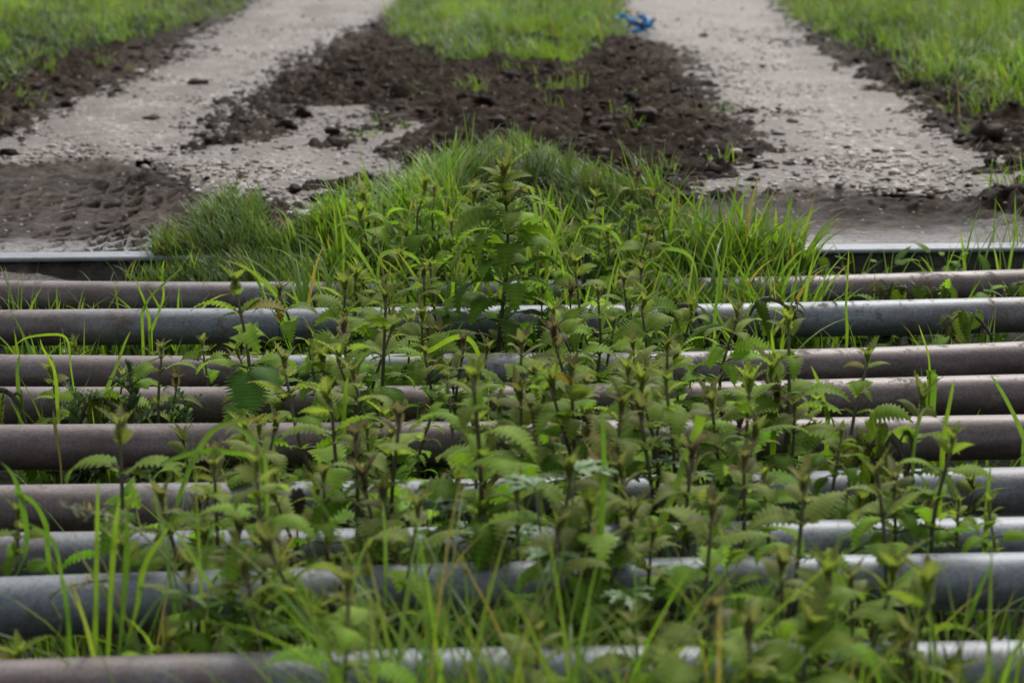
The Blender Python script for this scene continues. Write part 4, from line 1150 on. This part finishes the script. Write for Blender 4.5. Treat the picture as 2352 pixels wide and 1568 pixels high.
px_blade([(342, 735), (330, 690), (318, 660), (312, 640)], 2, .007, 'thin pointed blade before the second pipe at left', .1, 0, YG)
px_blade([(320, 790), (355, 740), (380, 700), (382, 640), (396, 610)], 3, .008, 'tall blade rising past two far pipes at left', .2, 0, YG) if False else None
px_blade([(345, 760), (362, 720), (375, 680), (372, 645)], 2, .008, 'upright flat blade before the second pipe at left', .1, 0, YG)
px_blade([(325, 720), (345, 680), (400, 630), (420, 612)], 2, .007, 'blade leaning right across the farthest pipe at left', .1, 0, YG)
px_blade([(780, 700), (785, 640), (788, 560), (782, 500), (770, 455)], 1, .010, 'tall bright blade standing before the left grass clump', .2, 0, YG)
px_blade([(885, 690), (850, 620), (812, 560), (795, 540), (780, 480)], 1, .009, 'long blade leaning left before the left grass clump', .5, 0, PG)
px_blade([(915, 545), (940, 495), (985, 470), (1010, 480)], 0, .011, 'broad pale blade curving right in front of the mound', .2, 0, PG)
px_blade([(1160, 560), (1120, 530), (1060, 500), (1000, 470)], 0, .008, 'yellow blade folded left in front of the mound', .2, 0, YG) if False else None
px_blade([(1055, 575), (1050, 540), (1025, 515), (975, 470)], 0, .008, 'bright yellow blade bent down in front of the mound', .3, 0, YG)
px_blade([(965, 640), (960, 600), (925, 580), (885, 580), (870, 600), (868, 650)], 1, .010, 'pale blade arched like a hook left of the tallest nettle', .6, 0, PG)
px_blade([(1060, 605), (1000, 605), (950, 610), (920, 625)], 1, .010, 'flat bright blade pointing left of the tallest nettle', .1, 0, YG)
px_blade([(1235, 600), (1232, 520), (1225, 460), (1200, 445)], 1, .012, 'broad pale blade curling over right of the tallest nettle', .3, 0, PG)
px_blade([(1255, 590), (1275, 540), (1298, 480), (1306, 468)], 1, .011, 'broad bright blade leaning right beside the tallest nettle', .1, 0, YG)
px_blade([(1235, 545), (1252, 480), (1268, 420)], 1, .008, 'slim bright blade beside the tallest nettle', .1, 0, YG)
px_blade([(1440, 610), (1425, 560), (1400, 530), (1360, 518), (1325, 525)], 1, .010, 'pale blade arching left before the right grass mound', .5, 0, PG)
px_blade([(1600, 640), (1590, 600), (1560, 575), (1490, 570)], 1, .010, 'pale blade bent flat left of the right-hand grass clump', .5, 0, PG)
px_blade([(1395, 800), (1440, 740), (1520, 690), (1590, 620)], 2, .007, 'thin bright blade leaning right across the second pipe', .1, 0, YG)
px_blade([(1500, 850), (1560, 800), (1610, 755), (1680, 750), (1745, 800)], 3, .008, 'dark blade arched over the third pipe right of centre', .5, 0, DG)
px_blade([(1620, 905), (1580, 850), (1540, 790)], 3, .008, 'dark blade sloping left over the third pipe', .1, 0, DG)
px_blade([(1795, 790), (1800, 740), (1812, 700)], 2, .009, 'short blunt blade before the second pipe at right', .1, 0, YG, cut=True)
px_blade([(1945, 760), (1942, 700), (1945, 650), (1950, 570)], 2, .007, 'tall upright blade crossing two far pipes at right', .1, 0, YG)
px_blade([(2135, 875), (2132, 820), (2118, 770), (2110, 745)], 4, .005, 'thin blade hanging over the third pipe at right', .1, 0, YG)
px_blade([(2140, 868), (2136, 860), (2134, 850)], 4, .018, 'short cut broad blade stub on the fourth pipe', .0, 0, DG, cut=True)
px_blade([(2352, 1010), (2330, 960), (2300, 900), (2275, 860)], 5, .010, 'broad blade leaning left at the right edge', .1, 0, PG)
px_blade([(2165, 1010), (2172, 960), (2185, 900), (2192, 870)], 6, .009, 'upright blade crossing the fifth pipe at right', .1, 0, YG)
px_blade([(2095, 1060), (2100, 1010), (2115, 950), (2130, 935), (2145, 945)], 6, .008, 'blade hooked at its tip over the fifth pipe', .2, 0, PG, BR)
px_blade([(2265, 1190), (2266, 1140), (2275, 1070)], 7, .008, 'upright blade against the grey sixth pipe at right', .1, 0, YG)
px_blade([(1900, 960), (1885, 900), (1868, 850), (1862, 840)], 5, .009, 'bright blade falling right between two nettles', .1, 0, YG)
px_blade([(1775, 1000), (1778, 900), (1775, 800), (1770, 755)], 5, .011, 'broad upright blade behind two right-hand nettles', .1, 0, YG)
px_blade([(1372, 1280), (1380, 1180), (1385, 1050), (1383, 930)], 8, .010, 'out-of-focus upright stalk right of centre', .1, 0, DG)
px_blade([(160, 1250), (150, 1200), (135, 1060), (150, 1000), (170, 960)], 6, .007, 'withered grey blade draped over the fifth pipe at left', .2, 0, (.07, .07, .04), (.10, .08, .05)) if False else None
px_blade([(138, 1075), (134, 1040), (128, 1000), (122, 940)], 5, .008, 'withered grey-green blade draped on the fifth pipe at left', .3, 0, (.065, .07, .04))
px_blade([(1920, 1045), (1918, 1000), (1910, 960), (1890, 950)], 5, .005, 'withered stalk curved over the fifth pipe at right', .2, 0, (.10, .10, .06))
for k, (pts, lab, c, w) in enumerate([
  ([(215, 1500), (218, 1350), (222, 1200), (226, 1100)], 'upright blurred blade, leftmost of the front bunch', YG, .009),
  ([(245, 1500), (250, 1380), (262, 1230), (275, 1140)], 'upright blurred blade second in the front bunch', YG, .010),
  ([(270, 1500), (280, 1390), (290, 1270), (292, 1180)], 'upright blurred blade third in the front bunch', DG, .010),
  ([(280, 1500), (310, 1400), (330, 1300), (360, 1250), (395, 1200)], 'blurred blade leaning right in the front bunch', YG, .008),
  ([(155, 1420), (140, 1330), (120, 1240), (60, 1200)], 'blurred blade leaning left of the front bunch', DG, .007),
  ([(270, 1505), (330, 1420), (380, 1355), (440, 1365), (560, 1460), (640, 1540)], 'grey-green stalk bent in an arch before the bright pipe', PG, .007),
  ([(700, 1540), (590, 1440), (480, 1340), (420, 1240), (350, 1170)], 'long grey-green stalk leaning left across the bright pipe', PG, .006),
  ([(850, 1560), (720, 1420), (620, 1300), (560, 1240)], 'long pale stalk leaning left before the bright pipe', PG, .006),
  ([(600, 1530), (560, 1450), (520, 1350), (480, 1290)], 'thin grey-green stalk before the bright pipe', PG, .005),
  ([(780, 1500), (800, 1400), (820, 1300), (850, 1230)], 'upright grey-green stalk left of the front grass', PG, .006),
  ([(880, 1540), (882, 1400), (885, 1250), (880, 1150)], 'tall straight stalk at the left of the front grass', PG, .006),
  ([(30, 1330), (60, 1240), (35, 1100), (0, 1060)], 'blurred blade curving left at the left edge', DG, .009),
  ([(105, 1210), (80, 1160), (40, 1130), (20, 1130)], 'blurred blade falling left over the sixth pipe', DG, .009),
  ([(2180, 1540), (2215, 1440), (2250, 1350), (2280, 1290)], 'blurred blade leaning right before the bright pipe at right', DG, .008),
  ([(2160, 1500), (2140, 1440), (2120, 1380)], 'blurred blade leaning left before the bright pipe at right', DG, .008),
  ([(2090, 1545), (2088, 1490), (2080, 1420)], 'orange-brown dead blade at lower right', (.30, .15, .03), .006)]):
    px_blade(pts, 8 if k not in (11, 12) else 7, w, lab, .15 + .1 * (k % 4), -.02 if k in (5, 6, 7) else 0, c)

# seed head at the front left
def seed_head(pts, gap, lab):
    y0 = row_y(gap, -.3); P = np.array([at_y(u, v, y0) for u, v in pts])
    e = empty('grass_seed_head', P[0]); st, sp = MB(), MB(); r = np.random.default_rng(9)
    foot = P[0].copy(); foot[2] = gz1(P[0, 0], y0)
    t = np.linspace(0, 1, 16); d = np.linspace(0, 1, len(P))
    path = np.stack([np.interp(t, d, P[:, k]) for k in range(3)], 1)
    for _ in range(3): path[1:-1] = .25 * path[:-2] + .5 * path[1:-1] + .25 * path[2:]
    tube(st, np.concatenate([foot[None], path]) - P[0], .0011, 5, np.tile([.12, .15, .06], (17, 1)))
    for k in range(36):
        q = .62 + .38 * k / 36; o = np.array([np.interp(q, t, path[:, j]) for j in range(3)]) - P[0]
        leaf(sp, r.uniform(.009, .016), .0028, 3, r.normal(.3, .5), .4, r.uniform(0, 6.28), o, lerp((.13, .15, .07), (.22, .2, .12), r.uniform()), None)
    st.obj('stem', M_STEM, e); sp.obj('seed_spray', M_GRASS, e); tag(e, lab, 'seed head', 'grass seed heads at the front left')
seed_head([(120, 1500), (150, 1420), (100, 1370), (170, 1340), (260, 1330)], 8, 'drooping grey-green seed head before the bright pipe at left')
seed_head([(520, 1480), (420, 1330), (330, 1220), (250, 1180), (140, 1165)], 8, 'long seed head bending left over the seventh pipe')

# low leaves and moss covering the soil between the pipes
def undergrowth(name, rows, label, seed):
    r = np.random.default_rng(seed); fo = MB()
    for (g, u0, u1, n) in rows:
        for k in range(n):
            u = r.uniform(u0, u1); x = (u - 1176) / FPX * 2.4
            y = row_y(g, x) + r.uniform(-.09, .09); x = (u - 1176) / FPX * y
            zz = gz1(x, y) + r.uniform(.0, .075)
            s = r.uniform(.018, .046)
            c = lerp(C_OLD, C_MID, r.uniform(0, 1)) * r.uniform(.7, 1.25)
            if r.random() < .06: c = np.array([.07, .045, .03])
            leaf(fo, s, s * r.uniform(.5, .75), 7, r.normal(.3, .4), r.uniform(.3, 1.2), r.uniform(0, 6.28), (x, y, zz), c, lerp(C_EDGE, c, .5), fold=r.uniform(0, .4), quilt=.02)
    o = fo.obj(name, M_LEAF); tag(o, label, None, None, 'stuff'); return o
undergrowth('undergrowth', [(0, 740, 1600, 120), (0, 1800, 2352, 60), (1, 640, 1900, 180), (1, 1900, 2352, 70), (2, 100, 700, 90), (2, 640, 1780, 170), (2, 1780, 2352, 90), (3, 640, 1500, 190), (4, 20, 480, 90), (4, 640, 1800, 170),
  (5, 640, 1900, 190), (6, 400, 650, 50), (6, 660, 2350, 190), (7, 300, 2300, 210), (8, 0, 900, 90), (8, 900, 2352, 190), (9, 900, 2352, 160)], 'low mixed leaves covering the soil between the pipes', 77)

# ------------------------------------------------------------------ clods, pebbles, blue scrap
def ico(sub=2):
    import bmesh
    bm = bmesh.new(); bmesh.ops.create_icosphere(bm, subdivisions=sub, radius=1.0)
    V = np.array([v.co[:] for v in bm.verts]); T = np.array([[v.index for v in f.verts] for f in bm.faces]); bm.free()
    return V, T
IV, IT = ico(3); JV, JT = ico(1)
def clod_mesh(seed):
    d = fbm(IV[:, 0] * 1.5 + seed * 7, IV[:, 1] * 1.5 + IV[:, 2] * 1.3, 3, .6); d2 = fbm(IV[:, 2] * 3 + seed, IV[:, 1] * 3 + IV[:, 0] * 2.1, 3, .6)
    d3 = fbm(IV[:, 0] * 6 + seed, IV[:, 1] * 6 + IV[:, 2] * 5, 3, .6)
    V = IV * (1 + .45 * d + .35 * d2 + .13 * d3)[:, None] * np.array([1, .9, .62])
    m = MB(); m.add(V, None, IT); return m.mesh('mud_clod', M_CLOD)
clods = [clod_mesh(k) for k in range(7)]
CL = [  # prominent clods: u, v, diameter in px
 (715, 218, 42, 'large dark round clod at the right edge of the left track'), (700, 262, 40, 'dark clod below the large round one'), (660, 290, 46, 'broad dark clod on the left track margin'), (625, 282, 36, 'dark clod left of the broad one on the track margin'), (602, 372, 34, 'flat brown clod on the left gravel'),
 (790, 375, 34, 'dark clod behind the grass sprig on the left gravel'), (765, 392, 30, 'dark clod holding the grass sprig'), (655, 445, 22, 'small clod at the left end of the row on gravel'), (690, 452, 26, 'middle clod of the row on gravel'), (720, 455, 24, 'right clod of the row on gravel'), (545, 342, 22, 'small clod on the left gravel below the rut'),
 (600, 345, 40, 'wide low clod at the bottom of the rut'), (500, 385, 18, 'small reddish-brown clod near the left hollow'), (1110, 262, 44, 'large dark clod behind the grassy mound'), (1060, 245, 30, 'clod left of the large one behind the mound'), (1170, 280, 34, 'clod right of the large one behind the mound'),
 (960, 215, 34, 'dark clod left of the bright soil tuft'), (905, 250, 30, 'clod on the soil above the pale gravel'), (880, 290, 28, 'clod at the edge of the pale gravel'), (1000, 190, 28, 'clod just below the middle grass'), (1230, 200, 28, 'clod below the bushy end tuft'),
 (1370, 165, 30, 'clod on the soil right of the bushy end tuft'), (1420, 190, 28, 'clod on the soil towards the right track'), (1520, 175, 34, 'clod near the left margin of the right track'), (1570, 190, 30, 'clod on the very margin of the right track'), (1450, 260, 34, 'clod on the soil in front of the low pale tuft'),
 (1530, 270, 34, 'clod halfway along the right soil strip'), (1600, 330, 32, 'clod in the soil beside the right gravel'), (1680, 370, 30, 'clod on brown smear before the right gravel'), (1740, 380, 28, 'rightmost clod on the brown smear'), (1480, 330, 30, 'clod right of the grassy mound'),
 (1560, 415, 26, 'flat clod at the near end of the soil strip'), (30, 345, 60, 'large dark clod at the left edge by the hollow'), (70, 300, 46, 'dark clod above the large left-edge one'), (20, 300, 50, 'dark clod against the left edge of the soil'), (150, 240, 30, 'clod on the left soil by the track margin'),
 (60, 250, 34, 'clod among the left-edge grass clumps'), (230, 200, 26, 'clod at the track margin on the left soil'), (180, 150, 30, 'clod in the upper left soil'), (420, 45, 28, 'far clod at the left track margin'), (380, 75, 26, 'clod below the far one at left margin'),
 (440, 490, 26, 'clod on the right rim of the left hollow'), (2200, 190, 34, 'clod under the right verge grass'), (2120, 175, 32, 'clod at the corner of the right verge'), (2260, 330, 30, 'clod on soil below the bushy right tuft'), (2180, 310, 30, 'clod at the margin of the right track'),
 (1845, 345, 12, 'small clod alone on the right gravel'), (318, 302, 14, 'small clod alone on the left gravel'), (405, 270, 14, 'small upper clod on the left gravel')]
cr = np.random.default_rng(14)
for k, (u, v, dpx, lab) in enumerate(CL):
    p = on_plane(u, v, .06); rad = dpx / FPX * p[1] * .42
    o = bpy.data.objects.new('mud_clod', clods[k % 7]); COL.objects.link(o)
    o.scale = (rad * cr.uniform(.9, 1.4), rad * cr.uniform(.9, 1.3), rad * cr.uniform(.8, 1.2))
    o.location = (p[0], p[1], gz1(p[0], p[1]) + rad * .15); o.rotation_euler = (cr.normal(0, .3), cr.normal(0, .3), cr.uniform(0, 6.28))
    tag(o, lab, 'soil clod', 'clods of dark soil around the track')
# countless crumbs of earth
r = np.random.default_rng(15); n = 6500
ux = r.uniform(-2.6, 2.6, 90000); uy = 3.9 + 9 * r.random(90000) ** 1.7
_, _, tf_, gg, ho, _ = ground_fields(ux, uy)
k = (ho < .05) & (tf_ < .6) & (r.random(90000) < np.where(np.abs(ho + .01) < .05, 1.0, 1.0) * np.where(gg > .02, .035 + .25 * sstep(.15, 0, gg), 1.0)); ux, uy, gg = ux[k][:n], uy[k][:n], gg[k][:n]
zz = np.maximum(gz(ux, uy), np.where(gg > 0, TRACK_Z, -1))
m = MB()
KV, KT = ico(2)
JJ = [KV * (1 + .5 * fbm(KV[:, 0] * 1.6 + w * 5, KV[:, 1] * 1.6 + KV[:, 2] * 1.1, 3, .7) + .12 * r.normal(0, 1, len(KV)))[:, None] for w in range(16)]
for q in range(len(ux)):
    s = r.gamma(1.4, .0036) + .0025
    m.add(JJ[q % 16] * np.array([s * r.uniform(.8, 1.5), s * r.uniform(.8, 1.3), s * .65]) + np.array([ux[q], uy[q], zz[q] - s * .05]), None, KT)
tag(m.obj('mud_crumbs', M_CLOD), 'small crumbs of dark earth strewn over soil and gravel', None, None, 'stuff')
# loose pale stones on the tracks
n = 6500
ux = r.uniform(-2.6, 2.6, 160000); uy = 3.7 + 9.0 * r.random(160000) ** 2.0
_, _, _, gg, ho, _ = ground_fields(ux, uy)
k = (ho < -.0) & (gg > -.06) & (r.random(160000) < np.clip(.25 + sstep(.1, -.02, ho + .12) * .6 + .6 * fbm(ux * 3, uy * 3, 2), .05, 1) * sstep(12, 5.5, uy)); ux, uy = ux[k][:n], uy[k][:n]
m = MB()
JK = [JV * (1 + .14 * r.normal(0, 1, (len(JV), 1))) for _ in range(14)]
for q in range(len(ux)):
    s = r.gamma(4.0, .0010) + .002
    a = r.uniform(0, 6.28); V = JK[q % 14] * np.array([s * r.uniform(1, 1.5), s, s * .6]); V = np.stack([V[:, 0] * math.cos(a) - V[:, 1] * math.sin(a), V[:, 0] * math.sin(a) + V[:, 1] * math.cos(a), V[:, 2]], 1)
    c = lerp((.11, .085, .068), (.40, .37, .34), r.uniform() ** 1.8)
    m.add(V + np.array([ux[q], uy[q], TRACK_Z - s * .12]), None, JT, c)
tag(m.obj('gravel', M_STONE), 'loose pale pebbles bedded in the wheel tracks', None, None, 'stuff')
# a few single stones
for (u, v, d, lab) in [(182, 618, 14, 'tan pebble on the wet mud by the steel edge'), (2055, 395, 26, 'larger pale stone on the right gravel'), (2100, 445, 24, 'pale stone near the right hollow'), (1690, 365, 26, 'flat pale stone beside the brown smear'), (320, 170, 22, 'pale stone on the left soil margin')]:
    p = on_plane(u, v, .01 if v > 560 else .055); rad = d / FPX * p[1] * .5
    m = MB(); V = IV * (1 + .2 * fbm(IV[:, 0] * 1.2 + u, IV[:, 1] * 1.2 + IV[:, 2], 2))[:, None]; m.add(V * np.array([1.2, .9, .6]) * rad, None, IT, (.34, .29, .24))
    o = m.obj('stone', M_STONE); o.location = (p[0], p[1], max(gz1(p[0], p[1]), TRACK_Z if 300 < v < 460 else -1) + rad * .3); tag(o, lab, 'stone', 'single stones')

# crumpled blue plastic on the right track
p = on_plane(1457, 78, TRACK_Z); e = empty('plastic_scrap', (p[0], p[1], TRACK_Z))
tag(e, 'crumpled bright blue plastic scrap on the right track by the grass', 'plastic scrap')
sc = p[1] / FPX
def strip(path, w, seed):
    r = np.random.default_rng(seed); P = np.array(path, float) * sc; t = np.linspace(0, 1, 40); d = np.linspace(0, 1, len(P))
    Q = np.stack([np.interp(t, d, P[:, k]) for k in range(3)], 1)
    for _ in range(3): Q[1:-1] = .25 * Q[:-2] + .5 * Q[1:-1] + .25 * Q[2:]
    Q += r.normal(0, .0025, Q.shape)
    m = MB(); c = 9; a = np.linspace(-1.6, 1.6, c)
    T = np.gradient(Q, axis=0); T /= np.linalg.norm(T, axis=1)[:, None]; A = np.cross(T, [0, 0, 1.0]); A /= np.linalg.norm(A, axis=1)[:, None] + 1e-9; B = np.cross(A, T)
    ww = w * sc * (.7 + .3 * np.sin(t * 9 + seed)) * np.minimum(1, .3 + 4 * np.minimum(t, 1 - t))
    V = Q[:, None] + ww[:, None, None] * (np.sin(a)[None, :, None] * A[:, None] + (np.cos(a)[None, :, None]) * B[:, None]) * (1 + .25 * r.normal(0, 1, (40, c, 1)))
    i = np.arange(39)[:, None] * c; j = np.arange(c - 1)[None]
    m.add(V.reshape(-1, 3), np.stack([i + j, i + j + 1, i + c + j + 1, i + c + j], -1).reshape(-1, 4)); return m
# local: x right, y depth, z up, in picture pixels at that distance
strip([(-34, 6, 34), (-22, 2, 38), (-8, 0, 26), (6, 0, 16)], 12, 1).obj('folded_strip', M_BLUE, e)
strip([(10, 8, 34), (20, 0, 34), (30, -4, 26), (28, -8, 14), (16, -10, 8)], 15, 2).obj('folded_strip', M_BLUE, e)
strip([(30, -10, 4), (14, -14, 6), (2, -12, 4), (-14, -6, 6)], 10, 3).obj('folded_strip', M_BLUE, e)
strip([(-26, 0, 10), (-12, -3, 16), (4, -4, 22), (16, -4, 10), (-4, -8, 3), (-20, -4, 5)], 7, 4).obj('dark_fold', M_DARK, e)  # near-black strip drawn as the dark interior of the blue scrap

# dark cut stem and a rotten leaf among the plants
def stub(u, v, gap, h, lab):
    y = row_y(gap, (u - 1176) / FPX * 2.6); p = at_y(u, v, y); zb = gz1(p[0], y); m = MB()
    tube(m, [(0, 0, 0), (.002, 0, (p[2] - zb) * .6), (.006, 0, p[2] - zb - .004)], [.004, .0035, .003], 8, np.tile([.014, .011, .010], (3, 1)))
    o = m.obj('dead_plant', M_STEM); o.location = (p[0], y, zb); tag(o, lab, 'dead plant', 'blackened cut stems')
stub(1338, 575, 1, .1, 'blackened dead stem standing in grass right of the tallest nettle')
stub(1508, 1190, 7, .1, 'brown cut stem before the seventh pipe right of centre')
for (u, v, g, lab) in [(680, 1125, 7, 'black rotten leaf hanging beside the grey sixth pipe'), (2005, 1050, 6, 'curled dead leaf at the foot of a right-hand nettle'), (640, 700, 2, 'curled orange-brown dead leaf among left grass')]:
    y = row_y(g, (u - 1176) / FPX * 2.3); p = at_y(u, v, y); m = MB()
    c = (.016, .012, .010) if u != 640 else (.22, .12, .04)
    leaf(m, .032, .018, 8, R(-55), R(70), AZC + .5, (0, 0, 0), c, None, fold=1.0, curl=.9)
    tube(m, [(0, 0, 0), (0, .004, -(p[2] - gz1(p[0], y)) * .5), (0, .006, -(p[2] - gz1(p[0], y)))], .0012, 5, np.tile([.02, .016, .012], (3, 1)))
    o = m.obj('dead_leaf', M_DEAD); o.location = p; tag(o, lab, 'dead leaf')
